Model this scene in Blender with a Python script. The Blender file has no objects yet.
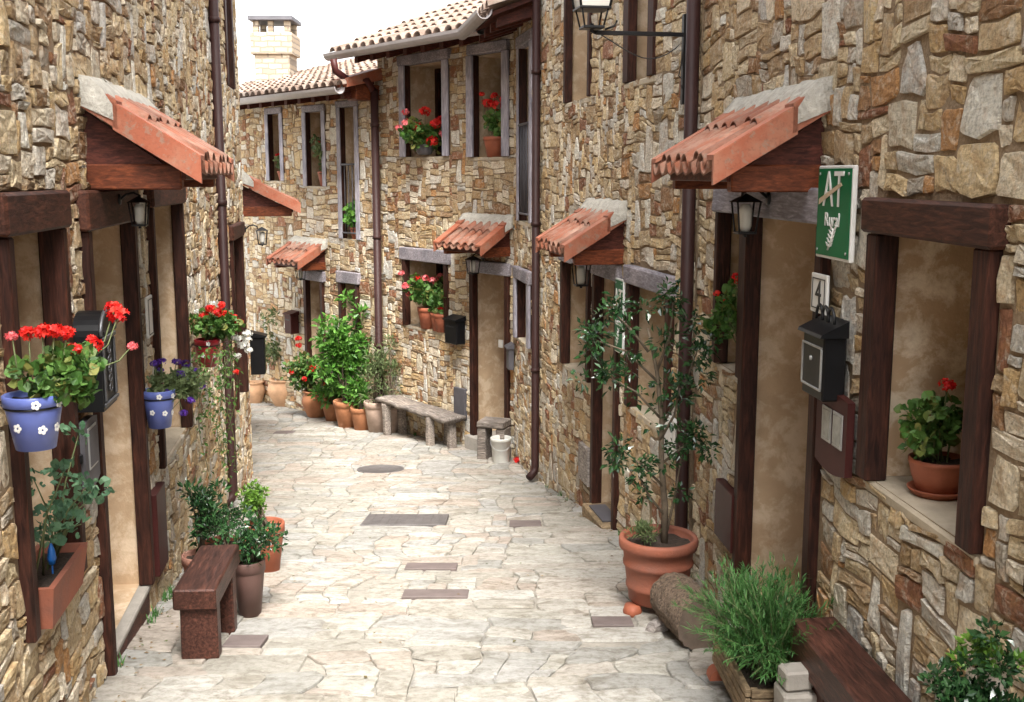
import bpy, bmesh, math, random
from mathutils import Vector, Matrix, noise
R = math.radians
PI = math.pi
SC = bpy.context.scene
COL = SC.collection

# ------------------------------------------------------------------ terrain profile (metres; the camera is the origin)
PROFILE = [(-40, -.5), (-5, -.95), (0, -1.55), (5.5, -2.23), (8.4, -2.65), (11.2, -3.05), (13.8, -3.25), (17, -3.5), (25, -4.0), (70, -5.0)]
def ground_z(y):
    for (a, b), (c, d) in zip(PROFILE, PROFILE[1:]):
        if y <= c:
            return b + (d - b) * (y - a) / (c - a)
    return PROFILE[-1][1]

# ------------------------------------------------------------------ materials
def new_mat(name):
    m = bpy.data.materials.new(name); m.use_nodes = True
    nt = m.node_tree; nt.nodes.clear()
    o = nt.nodes.new('ShaderNodeOutputMaterial'); b = nt.nodes.new('ShaderNodeBsdfPrincipled')
    nt.links.new(b.outputs[0], o.inputs[0])
    return m, nt, b
def nd(nt, kind, **kw):
    n = nt.nodes.new(kind)
    for k, v in kw.items():
        if k.startswith('i_'):
            key = k[2:]
            key = int(key) if key.isdigit() else key.replace('_', ' ')
            n.inputs[key].default_value = v
        else: setattr(n, k, v)
    return n
def ramp(nt, stops, interp='LINEAR'):
    n = nt.nodes.new('ShaderNodeValToRGB'); cr = n.color_ramp; cr.interpolation = interp
    while len(cr.elements) < len(stops): cr.elements.new(.5)
    for e, (p, c) in zip(cr.elements, stops):
        e.position = p; e.color = (c[0], c[1], c[2], 1)
    return n
def mixc(nt, a, b, fac, mode='MIX'):
    n = nt.nodes.new('ShaderNodeMix'); n.data_type = 'RGBA'; n.blend_type = mode
    for s, v in ((n.inputs[0], fac), (n.inputs[6], a), (n.inputs[7], b)):
        if isinstance(v, bpy.types.NodeSocket): nt.links.new(v, s)
        elif isinstance(v, (tuple, list)): s.default_value = (*v, 1)
        else: s.default_value = v
    return n.outputs[2]
def tex_noise(nt, co, scale, detail=5, rough=.55, dist=0):
    n = nd(nt, 'ShaderNodeTexNoise'); n.inputs['Scale'].default_value = scale; n.inputs['Detail'].default_value = detail
    n.inputs['Roughness'].default_value = rough; n.inputs['Distortion'].default_value = dist
    nt.links.new(co, n.inputs['Vector']); return n
def bump(nt, b, h, strength, dist, prev=None):
    n = nd(nt, 'ShaderNodeBump'); n.inputs['Strength'].default_value = strength; n.inputs['Distance'].default_value = dist
    nt.links.new(h, n.inputs['Height'])
    if prev: nt.links.new(prev, n.inputs['Normal'])
    nt.links.new(n.outputs[0], b.inputs['Normal']); return n.outputs[0]
def simple(name, col, rough=.6, var=.25, nscale=12, bumpd=.002, bumps=.4, metal=0, spec=.5, stretch=None, col2=None, fine=90):
    m, nt, b = new_mat(name)
    tc = nd(nt, 'ShaderNodeTexCoord'); co = tc.outputs['Object']
    if stretch:
        mp = nd(nt, 'ShaderNodeMapping'); mp.inputs['Scale'].default_value = stretch
        nt.links.new(co, mp.inputs[0]); co = mp.outputs[0]
    n1 = tex_noise(nt, co, nscale, 6, .6)
    r1 = ramp(nt, [(.3, (0, 0, 0)), (.7, (1, 1, 1))]); nt.links.new(n1.outputs[0], r1.inputs[0])
    c2 = col2 or tuple(c * (1 - var * 2) for c in col)
    c = mixc(nt, c2, col, r1.outputs[0])
    nt.links.new(c, b.inputs['Base Color'])
    b.inputs['Roughness'].default_value = rough; b.inputs['Metallic'].default_value = metal
    b.inputs['Specular IOR Level'].default_value = spec
    n2 = tex_noise(nt, co, fine, 4, .6)
    bump(nt, b, n2.outputs[0], bumps, bumpd)
    return m
def stone_mat(name, tint=1.0, pal=None):
    m, nt, b = new_mat(name)
    geo = nd(nt, 'ShaderNodeNewGeometry'); tc = nd(nt, 'ShaderNodeTexCoord'); co = tc.outputs['Object']
    pal = pal or [(.52, .39, .23), (.40, .28, .15), (.66, .56, .40), (.49, .34, .17), (.70, .62, .49), (.42, .37, .30), (.58, .44, .25), (.27, .15, .075),
           (.54, .45, .31), (.42, .22, .09), (.52, .49, .43), (.62, .50, .32), (.44, .34, .21), (.68, .59, .45), (.25, .11, .06), (.50, .39, .24), (.60, .55, .47), (.40, .29, .17), (.58, .47, .30), (.32, .21, .12)]
    stops = [(i / len(pal), tuple(v * tint for v in c)) for i, c in enumerate(pal)]
    r = ramp(nt, stops, 'CONSTANT'); nt.links.new(geo.outputs['Random Per Island'], r.inputs[0])
    # large smudges inside each stone: rusty and pale
    add = nd(nt, 'ShaderNodeVectorMath', operation='ADD'); nt.links.new(co, add.inputs[0])
    sc = nd(nt, 'ShaderNodeVectorMath', operation='SCALE'); sc.inputs['Scale'].default_value = 31
    cmb = nd(nt, 'ShaderNodeCombineXYZ')
    for k in range(3): nt.links.new(geo.outputs['Random Per Island'], cmb.inputs[k])
    nt.links.new(cmb.outputs[0], sc.inputs[0]); nt.links.new(sc.outputs[0], add.inputs[1])
    n1 = tex_noise(nt, add.outputs[0], 13, 5, .6, .6)
    f1 = ramp(nt, [(.48, (0, 0, 0)), (.68, (1, 1, 1))]); nt.links.new(n1.outputs[0], f1.inputs[0])
    c = mixc(nt, r.outputs[0], (.36 * tint, .19 * tint, .075 * tint), mixfac(nt, f1.outputs[0], .5))
    n2 = tex_noise(nt, add.outputs[0], 19, 6, .65, 1.0)
    f2 = ramp(nt, [(.50, (0, 0, 0)), (.66, (1, 1, 1))]); nt.links.new(n2.outputs[0], f2.inputs[0])
    c = mixc(nt, c, (.64 * tint, .58 * tint, .47 * tint), mixfac(nt, f2.outputs[0], .55))
    n3 = tex_noise(nt, add.outputs[0], 70, 6, .75)
    f3 = ramp(nt, [(.34, (.42, .38, .33)), (.5, (1, 1, 1)), (.68, (1.35, 1.32, 1.26))]); nt.links.new(n3.outputs[0], f3.inputs[0])
    c = mixc(nt, c, f3.outputs[0], .75, 'MULTIPLY')
    nt.links.new(c, b.inputs['Base Color'])
    b.inputs['Roughness'].default_value = .85; b.inputs['Specular IOR Level'].default_value = .3
    mp = nd(nt, 'ShaderNodeMapping'); mp.inputs['Scale'].default_value = (1, 1, 2.6); nt.links.new(add.outputs[0], mp.inputs[0])
    n4 = tex_noise(nt, mp.outputs[0], 14, 8, .68, .4)
    p = bump(nt, b, n4.outputs[0], 1.0, .022)
    bump(nt, b, n3.outputs[0], .8, .005, p)
    return m
def mixfac(nt, s, k):
    n = nd(nt, 'ShaderNodeMath', operation='MULTIPLY'); n.inputs[1].default_value = k; nt.links.new(s, n.inputs[0]); return n.outputs[0]
def paving_mat():
    m, nt, b = new_mat('flagstone_paving')
    tc = nd(nt, 'ShaderNodeTexCoord'); co = tc.outputs['Object']
    nz = tex_noise(nt, co, 1.9, 4, .6)
    sub = nd(nt, 'ShaderNodeVectorMath', operation='SUBTRACT'); nt.links.new(nz.outputs['Color'], sub.inputs[0]); sub.inputs[1].default_value = (.5, .5, .5)
    sc = nd(nt, 'ShaderNodeVectorMath', operation='SCALE'); sc.inputs['Scale'].default_value = .38; nt.links.new(sub.outputs[0], sc.inputs[0])
    nzb = tex_noise(nt, co, 11, 4, .6)
    sub2 = nd(nt, 'ShaderNodeVectorMath', operation='SUBTRACT'); nt.links.new(nzb.outputs['Color'], sub2.inputs[0]); sub2.inputs[1].default_value = (.5, .5, .5)
    sc2 = nd(nt, 'ShaderNodeVectorMath', operation='SCALE'); sc2.inputs['Scale'].default_value = .05; nt.links.new(sub2.outputs[0], sc2.inputs[0])
    a1 = nd(nt, 'ShaderNodeVectorMath', operation='ADD'); nt.links.new(co, a1.inputs[0]); nt.links.new(sc.outputs[0], a1.inputs[1])
    a2 = nd(nt, 'ShaderNodeVectorMath', operation='ADD'); nt.links.new(a1.outputs[0], a2.inputs[0]); nt.links.new(sc2.outputs[0], a2.inputs[1])
    geo = nd(nt, 'ShaderNodeNewGeometry')
    pal = [(.44, .41, .36), (.50, .475, .43), (.40, .375, .33), (.46, .40, .345), (.42, .41, .39), (.52, .50, .46), (.43, .37, .32), (.47, .45, .40), (.385, .375, .35), (.49, .45, .40)]
    r = ramp(nt, [(i / len(pal), c) for i, c in enumerate(pal)], 'CONSTANT'); nt.links.new(geo.outputs['Random Per Island'], r.inputs[0])
    # soft layered streaks over the stones
    mp2 = nd(nt, 'ShaderNodeMapping'); mp2.inputs['Scale'].default_value = (2.2, 4.0, 1); nt.links.new(a1.outputs[0], mp2.inputs[0])
    n2 = tex_noise(nt, mp2.outputs[0], 2.6, 8, .68, .5)
    f2 = ramp(nt, [(.36, (.62, .58, .52)), (.48, (.98, .97, .95)), (.64, (1.18, 1.17, 1.15))]); nt.links.new(n2.outputs[0], f2.inputs[0])
    c = mixc(nt, r.outputs[0], f2.outputs[0], .95, 'MULTIPLY')
    n3 = tex_noise(nt, co, 26, 7, .72)
    f3 = ramp(nt, [(.34, (.56, .52, .46)), (.52, (1, 1, 1)), (.7, (1.15, 1.15, 1.15))]); nt.links.new(n3.outputs[0], f3.inputs[0])
    c = mixc(nt, c, f3.outputs[0], .8, 'MULTIPLY')
    n4 = tex_noise(nt, co, .8, 4, .6)
    f4 = ramp(nt, [(.42, (0, 0, 0)), (.62, (1, 1, 1))]); nt.links.new(n4.outputs[0], f4.inputs[0])
    c = mixc(nt, c, (.30, .295, .26), mixfac(nt, f4.outputs[0], .30))
    c = mixc(nt, c, (.76, .76, .76), 1.0, 'MULTIPLY')
    nt.links.new(c, b.inputs['Base Color'])
    b.inputs['Roughness'].default_value = .85; b.inputs['Specular IOR Level'].default_value = .2
    p = bump(nt, b, n2.outputs[0], .8, .02)
    bump(nt, b, n3.outputs[0], .5, .006, p)
    return m
def plaster_mat(name='ochre_plaster', a=(.49, .345, .215), c2=(.63, .49, .345)):
    m, nt, b = new_mat(name)
    tc = nd(nt, 'ShaderNodeTexCoord'); co = tc.outputs['Object']
    n1 = tex_noise(nt, co, 7, 6, .68, .3)
    r = ramp(nt, [(.47, a), (.53, tuple((x + y) / 2 for x, y in zip(a, c2))), (.60, c2)]); nt.links.new(n1.outputs[0], r.inputs[0])
    n2 = tex_noise(nt, co, 2.5, 4, .6); f = ramp(nt, [(.35, (.8, .78, .75)), (.65, (1.1, 1.1, 1.1))]); nt.links.new(n2.outputs[0], f.inputs[0])
    nt.links.new(mixc(nt, r.outputs[0], f.outputs[0], 1.0, 'MULTIPLY'), b.inputs['Base Color'])
    b.inputs['Roughness'].default_value = .9
    n3 = tex_noise(nt, co, 40, 5, .65); bump(nt, b, n3.outputs[0], .6, .006)
    return m
def leaf_mat(name, cols, rough=.45, trans=.25, spec=.4):
    m, nt, b = new_mat(name)
    geo = nd(nt, 'ShaderNodeNewGeometry')
    r = ramp(nt, [(i / max(1, len(cols) - 1), c) for i, c in enumerate(cols)]); nt.links.new(geo.outputs['Random Per Island'], r.inputs[0])
    nt.links.new(r.outputs[0], b.inputs['Base Color'])
    b.inputs['Roughness'].default_value = rough; b.inputs['Specular IOR Level'].default_value = spec
    tr = nd(nt, 'ShaderNodeBsdfTranslucent'); nt.links.new(r.outputs[0], tr.inputs[0])
    mx = nd(nt, 'ShaderNodeMixShader'); mx.inputs[0].default_value = trans
    out = [n for n in nt.nodes if n.type == 'OUTPUT_MATERIAL'][0]
    nt.links.new(b.outputs[0], mx.inputs[1]); nt.links.new(tr.outputs[0], mx.inputs[2]); nt.links.new(mx.outputs[0], out.inputs[0])
    return m
def tile_mat(name, base, pale):
    m, nt, b = new_mat(name)
    tc = nd(nt, 'ShaderNodeTexCoord'); co = tc.outputs['Object']; geo = nd(nt, 'ShaderNodeNewGeometry')
    n1 = tex_noise(nt, co, 7, 6, .65); f = ramp(nt, [(.42, (0, 0, 0)), (.7, (1, 1, 1))]); nt.links.new(n1.outputs[0], f.inputs[0])
    c = mixc(nt, base, pale, f.outputs[0])
    r = ramp(nt, [(0, (.75, .72, .7)), (.5, (1, 1, 1)), (1, (1.2, 1.12, 1.08))]); nt.links.new(geo.outputs['Random Per Island'], r.inputs[0])
    c = mixc(nt, c, r.outputs[0], 1.0, 'MULTIPLY')
    n5 = tex_noise(nt, co, 23, 5, .7, .5); f5 = ramp(nt, [(.56, (0, 0, 0)), (.63, (1, 1, 1))]); nt.links.new(n5.outputs[0], f5.inputs[0])
    c = mixc(nt, c, (.20, .17, .13), mixfac(nt, f5.outputs[0], .55))
    n2 = tex_noise(nt, co, 60, 5, .7); f2 = ramp(nt, [(.3, (.65, .62, .6)), (.5, (1, 1, 1))]); nt.links.new(n2.outputs[0], f2.inputs[0])
    c = mixc(nt, c, f2.outputs[0], .7, 'MULTIPLY')
    nt.links.new(c, b.inputs['Base Color']); b.inputs['Roughness'].default_value = .7
    bump(nt, b, n2.outputs[0], .4, .003); return m
def wood_mat(name, base, dark, rough=.5, scale=9, spec=.22):
    m, nt, b = new_mat(name)
    tc = nd(nt, 'ShaderNodeTexCoord'); co = tc.outputs['Object']
    mp = nd(nt, 'ShaderNodeMapping'); mp.inputs['Scale'].default_value = (7, 7, .8) if 'post' in name else (8, .9, 8) if ('beam' in name or 'bench' in name) else (.9, 8, 8) if 'plank' in name else (2.2, 2.2, 9)
    nt.links.new(co, mp.inputs[0])
    n1 = tex_noise(nt, mp.outputs[0], scale, 7, .65, .6)
    r = ramp(nt, [(.36, dark), (.50, tuple((x + y) / 2 for x, y in zip(base, dark))), (.60, base), (.72, tuple(x * 1.5 for x in base))]); nt.links.new(n1.outputs[0], r.inputs[0])
    n2 = tex_noise(nt, co, 3.5, 3); f = ramp(nt, [(.35, (.7, .7, .72)), (.65, (1.15, 1.12, 1.1))]); nt.links.new(n2.outputs[0], f.inputs[0])
    nt.links.new(mixc(nt, r.outputs[0], f.outputs[0], 1.0, 'MULTIPLY'), b.inputs['Base Color'])
    b.inputs['Roughness'].default_value = rough; b.inputs['Specular IOR Level'].default_value = spec
    bump(nt, b, n1.outputs[0], .5, .004); return m
M = {}
M['stone'] = stone_mat('rubble_stone')
M['stone_grey'] = stone_mat('pale_slab_stone', 1.0, [(.56, .54, .49), (.62, .60, .54), (.50, .48, .44), (.66, .63, .55), (.55, .49, .38)])
M['mortar'] = simple('sandy_mortar', (.29, .205, .125), .95, .15, 18, .012, 1.0, fine=60)
M['paving'] = paving_mat()
M['joint'] = simple('sandy_joint', (.35, .32, .27), .95, .2, 20, .01, 1.0, fine=50)
M['plaster'] = plaster_mat()
M['post'] = wood_mat('dark_post_timber', (.058, .020, .012), (.016, .006, .004), .6)
M['beam'] = wood_mat('dark_beam_timber', (.082, .031, .019), (.026, .010, .006), .6)
M['grey_post'] = wood_mat('weathered_post_timber', (.42, .41, .46), (.25, .235, .27), .75)
M['grey_beam'] = wood_mat('weathered_beam_timber', (.33, .31, .335), (.18, .16, .175), .75)
M['orange_wood'] = wood_mat('orange_stained_timber', (.19, .052, .02), (.08, .022, .010), .5)
M['dark_wood'] = wood_mat('eave_timber', (.12, .035, .022), (.045, .013, .010), .55)
M['bench_wood'] = wood_mat('red_brown_bench_timber', (.085, .034, .023), (.028, .012, .009), .45)
M['log_wood'] = wood_mat('grey_old_timber', (.36, .325, .295), (.15, .13, .115), .85)
M['plank_wood'] = wood_mat('old_grey_plank', (.33, .285, .245), (.10, .082, .068), .85)
M['planter_wood'] = wood_mat('planter_timber', (.30, .22, .13), (.14, .10, .06), .8)
M['bark'] = simple('bark', (.27, .19, .13), .95, .42, 70, .03, 1.0, fine=45, col2=(.04, .026, .017))
M['cut'] = simple('cut_log_end', (.16, .115, .085), .9, .25, 10, .004, .6)
M['tile'] = tile_mat('canopy_tile', (.25, .085, .045), (.34, .22, .165))
M['cap'] = tile_mat('verge_tile', (.29, .080, .038), (.32, .14, .085))
M['roof'] = tile_mat('roof_tile', (.17, .11, .08), (.27, .225, .19))
M['cement'] = simple('pale_cement', (.48, .45, .39), .95, .18, 25, .012, 1.0, fine=50)
M['gutter'] = simple('painted_gutter', (.36, .33, .33), .45, .1, 6, .001, .2)
M['pipe'] = simple('brown_downpipe', (.040, .016, .014), .55, .15, 4, .001, .2, spec=.25)
M['iron'] = simple('black_iron', (.016, .016, .018), .42, .2, 20, .001, .4, metal=.3)
M['black_gloss'] = simple('black_enamel', (.008, .008, .009), .35, .15, 15, .001, .2, spec=.25)
M['silver'] = simple('silver_relief', (.45, .45, .44), .4, .1, 20, .001, .2, metal=.6)
M['pewter'] = simple('dark_pewter', (.10, .10, .105), .4, .1, 20, .001, .2, metal=.5)
M['brown_paint'] = simple('brown_paint', (.055, .014, .012), .5, .15, 8, .001, .2, spec=.2)
M['grey_glass'] = simple('grey_meter_glass', (.30, .30, .27), .25, .2, 25, .001, .1)
M['white'] = simple('white_enamel', (.70, .69, .66), .4, .06, 8, .001, .2)
M['ink'] = simple('black_ink', (.02, .02, .02), .5, .0)
M['sign_green'] = simple('green_sign_enamel', (.003, .125, .045), .4, .12, 6, .0005, .1, spec=.15)
M['sign_gold'] = simple('tan_sign_stripe', (.52, .40, .27), .4, .1)
M['terra'] = simple('terracotta', (.37, .105, .05), .65, .17, 9, .003, .5)
M['terra_orange'] = simple('orange_terracotta', (.46, .19, .085), .8, .18, 7, .003, .5)
M['patchy_plaster'] = plaster_mat('patchy_plaster', (.50, .34, .205), (.74, .61, .45))
M['terra_old'] = simple('old_terracotta', (.34, .095, .045), .7, .2, 5, .004, .6, col2=(.19, .075, .05))
M['terra_dark'] = simple('dark_terracotta', (.27, .085, .05), .8, .2, 10, .003, .5, col2=(.33, .20, .15))
M['terra_pale'] = simple('pale_terracotta', (.58, .34, .19), .85, .16, 9, .003, .5)
M['terra_grey'] = simple('lime_stained_terracotta', (.50, .36, .28), .85, .2, 7, .003, .5)
M['brown_pot'] = simple('brown_plastic_pot', (.12, .062, .05), .55, .1, 9, .001, .3)
M['blue_pot'] = simple('blue_glaze', (.12, .16, .45), .35, .08, 8, .001, .2)
M['red_pot'] = simple('red_glaze', (.34, .02, .03), .35, .1, 8, .001, .2)
M['soil'] = simple('potting_soil', (.055, .035, .022), .98, .3, 40, .012, 1.0)
M['sill'] = simple('limestone_sill', (.50, .42, .31), .8, .16, 8, .004, .6)
M['concrete'] = simple('pale_concrete', (.34, .31, .27), .9, .12, 14, .004, .6)
M['slate'] = simple('slate_panel', (.09, .085, .095), .6, .15, 6, .002, .4)
M['cast'] = simple('cast_iron_cover', (.15, .135, .13), .6, .2, 14, .004, .8, metal=.2)
M['brown_cover'] = simple('brown_cover_stone', (.16, .125, .115), .7, .15, 10, .003, .6)
M['pane'] = simple('dark_window_glass', (.022, .022, .025), .08, .1, 3, .0003, .1, spec=.6)
M['lantern_glass'] = simple('frosted_lantern_glass', (.66, .64, .58), .25, .06, 8, .0005, .1)
M['bucket'] = simple('white_plastic', (.66, .65, .60), .4, .1, 10, .001, .2)
M['cable'] = simple('black_cable', (.02, .02, .02), .5, .0)
def brick_mat():
    m, nt, b = new_mat('chimney_masonry')
    tc = nd(nt, 'ShaderNodeTexCoord'); mp = nd(nt, 'ShaderNodeMapping'); mp.inputs['Rotation'].default_value = (R(90), 0, 0); nt.links.new(tc.outputs['Object'], mp.inputs[0])
    n = tex_noise(nt, mp.outputs[0], 6, 3); mx = nd(nt, 'ShaderNodeMix', data_type='VECTOR'); mx.inputs[0].default_value = .06; nt.links.new(mp.outputs[0], mx.inputs[4]); nt.links.new(n.outputs['Color'], mx.inputs[5])
    br = nd(nt, 'ShaderNodeTexBrick'); br.inputs['Scale'].default_value = 1; br.inputs['Brick Width'].default_value = .22; br.inputs['Row Height'].default_value = .085; br.inputs['Mortar Size'].default_value = .012; br.inputs['Bias'].default_value = 0
    br.inputs['Color1'].default_value = (.46, .39, .29, 1); br.inputs['Color2'].default_value = (.28, .21, .14, 1); br.inputs['Mortar'].default_value = (.20, .16, .12, 1); nt.links.new(mx.outputs[1], br.inputs[0])
    nt.links.new(br.outputs[0], b.inputs['Base Color']); b.inputs['Roughness'].default_value = .9; inv = nd(nt, 'ShaderNodeMath', operation='SUBTRACT'); inv.inputs[0].default_value = 1; nt.links.new(br.outputs[1], inv.inputs[1]); bump(nt, b, inv.outputs[0], .8, .02); return m
M['chimney'] = brick_mat()
M['leaf_ger'] = leaf_mat('geranium_leaf', [(.03, .085, .014), (.06, .145, .024), (.11, .22, .045), (.045, .11, .02), (.20, .20, .05)], .55, .18)
M['leaf_dark'] = leaf_mat('glossy_dark_leaf', [(.010, .035, .012), (.022, .065, .02), (.045, .11, .035), (.015, .045, .016)], .22, .08, .6)
M['leaf_lush'] = leaf_mat('lush_green_leaf', [(.035, .12, .014), (.075, .21, .028), (.15, .32, .055), (.055, .15, .022)])
M['leaf_lav'] = leaf_mat('lavender_blade', [(.025, .09, .02), (.05, .15, .028), (.09, .21, .055), (.035, .11, .03)], .6, .2)
M['leaf_olive'] = leaf_mat('olive_leaf', [(.07, .11, .04), (.13, .18, .07), (.20, .25, .11), (.09, .13, .05)], .6)
M['leaf_box'] = leaf_mat('box_leaf', [(.05, .13, .015), (.12, .24, .03), (.18, .33, .05), (.03, .08, .012)])
M['leaf_blue'] = leaf_mat('blue_green_leaf', [(.045, .11, .06), (.09, .19, .10), (.14, .26, .14)], .55)
M['petal_red'] = leaf_mat('red_petal', [(.55, .008, .01), (.75, .02, .015), (.85, .05, .03)], .5, .3)
M['petal_pink'] = leaf_mat('pink_petal', [(.75, .12, .14), (.85, .25, .25), (.80, .08, .10)], .5, .3)
M['petal_white'] = leaf_mat('white_petal', [(.75, .75, .70), (.85, .85, .8)], .5, .3)
M['petal_purple'] = leaf_mat('purple_petal', [(.06, .02, .22), (.11, .03, .32), (.035, .012, .12)], .5, .2)
M['stem'] = simple('green_stem', (.13, .16, .06), .7, .2, 20, .001, .3)
M['twig'] = simple('brown_twig', (.16, .12, .08), .85, .25, 25, .003, .6)
M['blue_toy'] = simple('blue_plastic', (.02, .16, .55), .3, .05)

# ------------------------------------------------------------------ mesh builder
class MB:
    def __init__(s): s.bm = bmesh.new(); s.M = Matrix.Identity(4); s.mi = 0
    def _fin(s, vs, fs, mat=None, smooth=False, T=None):
        T = s.M @ T if T is not None else s.M
        for v in vs: v.co = T @ v.co
        for f in fs: f.material_index = s.mi if mat is None else mat; f.smooth = smooth
    def box(s, x0, x1, y0, y1, z0, z1, b=.004, T=None, jit=0, rng=None, mat=None):
        bm = s.bm
        r = bmesh.ops.create_cube(bm, size=1); vs = r['verts']
        for v in vs:
            v.co = Vector(((x0 + x1) / 2 + v.co.x * abs(x1 - x0), (y0 + y1) / 2 + v.co.y * abs(y1 - y0), (z0 + z1) / 2 + v.co.z * abs(z1 - z0)))
            if jit: v.co += Vector((rng.uniform(-jit, jit), rng.uniform(-jit, jit), rng.uniform(-jit, jit)))
        fs = list({f for v in vs for f in v.link_faces})
        if b:
            b = min(b, .3 * min(abs(x1 - x0), abs(y1 - y0), abs(z1 - z0)))
            es = list({e for v in vs for e in v.link_edges})
            r = bmesh.ops.bevel(bm, geom=es, offset=b, segments=1, affect='EDGES', profile=.5)
            vs = list({v for f in r['faces'] for v in f.verts})
            fs = list({f for v in vs for f in v.link_faces})
        s._fin(vs, fs, mat, False, T); return s
    def raw(s, verts, faces, smooth=False, mat=None, T=None):
        vs = [s.bm.verts.new(v) for v in verts]; fs = []
        for f in faces:
            try: fs.append(s.bm.faces.new([vs[i] for i in f]))
            except ValueError: pass
        s._fin(vs, fs, mat, smooth, T); return s
    def lathe(s, prof, seg=28, T=None, mat=None, wob=0, seed=0):
        V = []; F = []
        n = len(prof)
        for i in range(seg):
            a = 2 * PI * i / seg
            k = 1 + (wob * noise.noise(Vector((math.cos(a) * 1.5, math.sin(a) * 1.5, seed))) if wob else 0)
            for r, z in prof: V.append((r * k * math.cos(a), r * k * math.sin(a), z))
        for i in range(seg):
            j = (i + 1) % seg
            for q in range(n - 1):
                F.append((i * n + q, j * n + q, j * n + q + 1, i * n + q + 1))
        if prof[0][0] > 1e-4: F.append([i * n for i in range(seg)][::-1])
        if prof[-1][0] > 1e-4: F.append([i * n + n - 1 for i in range(seg)])
        s.raw(V, F, True, mat, T); return s
    def tube(s, pts, r, seg=8, T=None, mat=None, cap=True):
        pts = [Vector(p) for p in pts]; n = len(pts)
        rs = r if isinstance(r, (list, tuple)) else [r] * n
        V = []; F = []; prev = None
        for i, p in enumerate(pts):
            d = (pts[min(i + 1, n - 1)] - pts[max(i - 1, 0)]).normalized()
            if prev is None: a = d.orthogonal().normalized()
            else: a = (prev - d * prev.dot(d)).normalized()
            prev = a; b2 = d.cross(a)
            for k in range(seg):
                t = 2 * PI * k / seg; V.append(p + (a * math.cos(t) + b2 * math.sin(t)) * rs[i])
        for i in range(n - 1):
            for k in range(seg):
                q = (k + 1) % seg; F.append((i * seg + k, i * seg + q, (i + 1) * seg + q, (i + 1) * seg + k))
        if cap: F.append(list(range(seg))[::-1]); F.append([(n - 1) * seg + k for k in range(seg)])
        s.raw(V, F, True, mat, T); return s
    def prism(s, poly, axis, a, b2, T=None, mat=None):
        # poly: 2-D points in the other two axes; extruded along axis 0/1/2 from a to b2
        n = len(poly); V = []
        for t in (a, b2):
            for p, q in poly:
                V.append({0: (t, p, q), 1: (p, t, q), 2: (p, q, t)}[axis])
        F = [list(range(n))[::-1], list(range(n, 2 * n))] + [(i, (i + 1) % n, n + (i + 1) % n, n + i) for i in range(n)]
        s.raw(V, F, False, mat, T); return s
    def build(s, name, mats, parent=None, recalc=True, loc=None):
        if recalc: bmesh.ops.recalc_face_normals(s.bm, faces=s.bm.faces[:])
        me = bpy.data.meshes.new(name)
        if loc is not None:
            for v in s.bm.verts: v.co -= Vector(loc)
        s.bm.to_mesh(me); s.bm.free()
        if not isinstance(mats, (list, tuple)): mats = [mats]
        for m in mats: me.materials.append(m)
        o = bpy.data.objects.new(name, me); COL.objects.link(o)
        if parent is not None: o.parent = parent
        if loc is not None: o.location = loc
        return o
def tag(o, label=None, cat=None, group=None, kind=None):
    if label: o['label'] = label
    if cat: o['category'] = cat
    if group: o['group'] = group
    if kind: o['kind'] = kind
    return o
def thing(name, label, cat, loc=(0, 0, 0), rotz=0, group=None):
    o = bpy.data.objects.new(name, None); COL.objects.link(o); o.empty_display_size = .1
    o.location = loc; o.rotation_euler = (0, 0, rotz)
    return tag(o, label, cat, group)
def children_of(o): return [c for c in bpy.data.objects if c.parent == o]
def copy_tree(o, loc=None, rotz=None, label=None, parent=None):
    c = o.copy(); COL.objects.link(c)
    if parent is not None: c.parent = parent
    if loc is not None: c.location = loc
    if rotz is not None: c.rotation_euler = (0, 0, rotz)
    if label: c['label'] = label
    for ch in children_of(o): copy_tree(ch, parent=c)
    return c

# ------------------------------------------------------------------ facades
class Wall:
    """a facade line x = x0 + m (y - y0); side +1: the street lies towards -x, side -1: towards +x"""
    def __init__(s, x0, y0, m, side):
        k = math.hypot(1, m); s.k = k; s.x0 = x0; s.y0 = y0; s.m = m; s.side = side
        s.d = Vector((m / k, 1 / k, 0)); s.n = Vector((-1 / k, m / k, 0)) * side
        s.P = Vector((x0 + m * (0 - y0), 0, 0))
    def s_of(s, y): return y * s.k
    def pt(s, y, n, z):
        return Vector((s.x0 + s.m * (y - s.y0), y, z)) + s.n * n
    def mat(s):      # local (s, n, z) -> world, s = y * k
        return Matrix(((s.d.x, s.n.x, 0, s.P.x), (s.d.y, s.n.y, 0, s.P.y), (0, 0, 1, 0), (0, 0, 0, 1)))
    def rot(s): return math.atan2(-s.n.x, s.n.y)
RA = Wall(1.062, 6.311, -.072, 1)
RB = Wall(.275, 10.59, -.18, 1)
RB2 = Wall(.275, 10.59, -.17, 1)
RC = Wall(0.03, 12.06, -.75, 1)
RD = Wall(-1.723, 14.309, -.8, 1)
LA = Wall(-1.700, 4.26, -.14, -1)
LB = Wall(-2.624, 10.86, -.26, -1)

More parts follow.
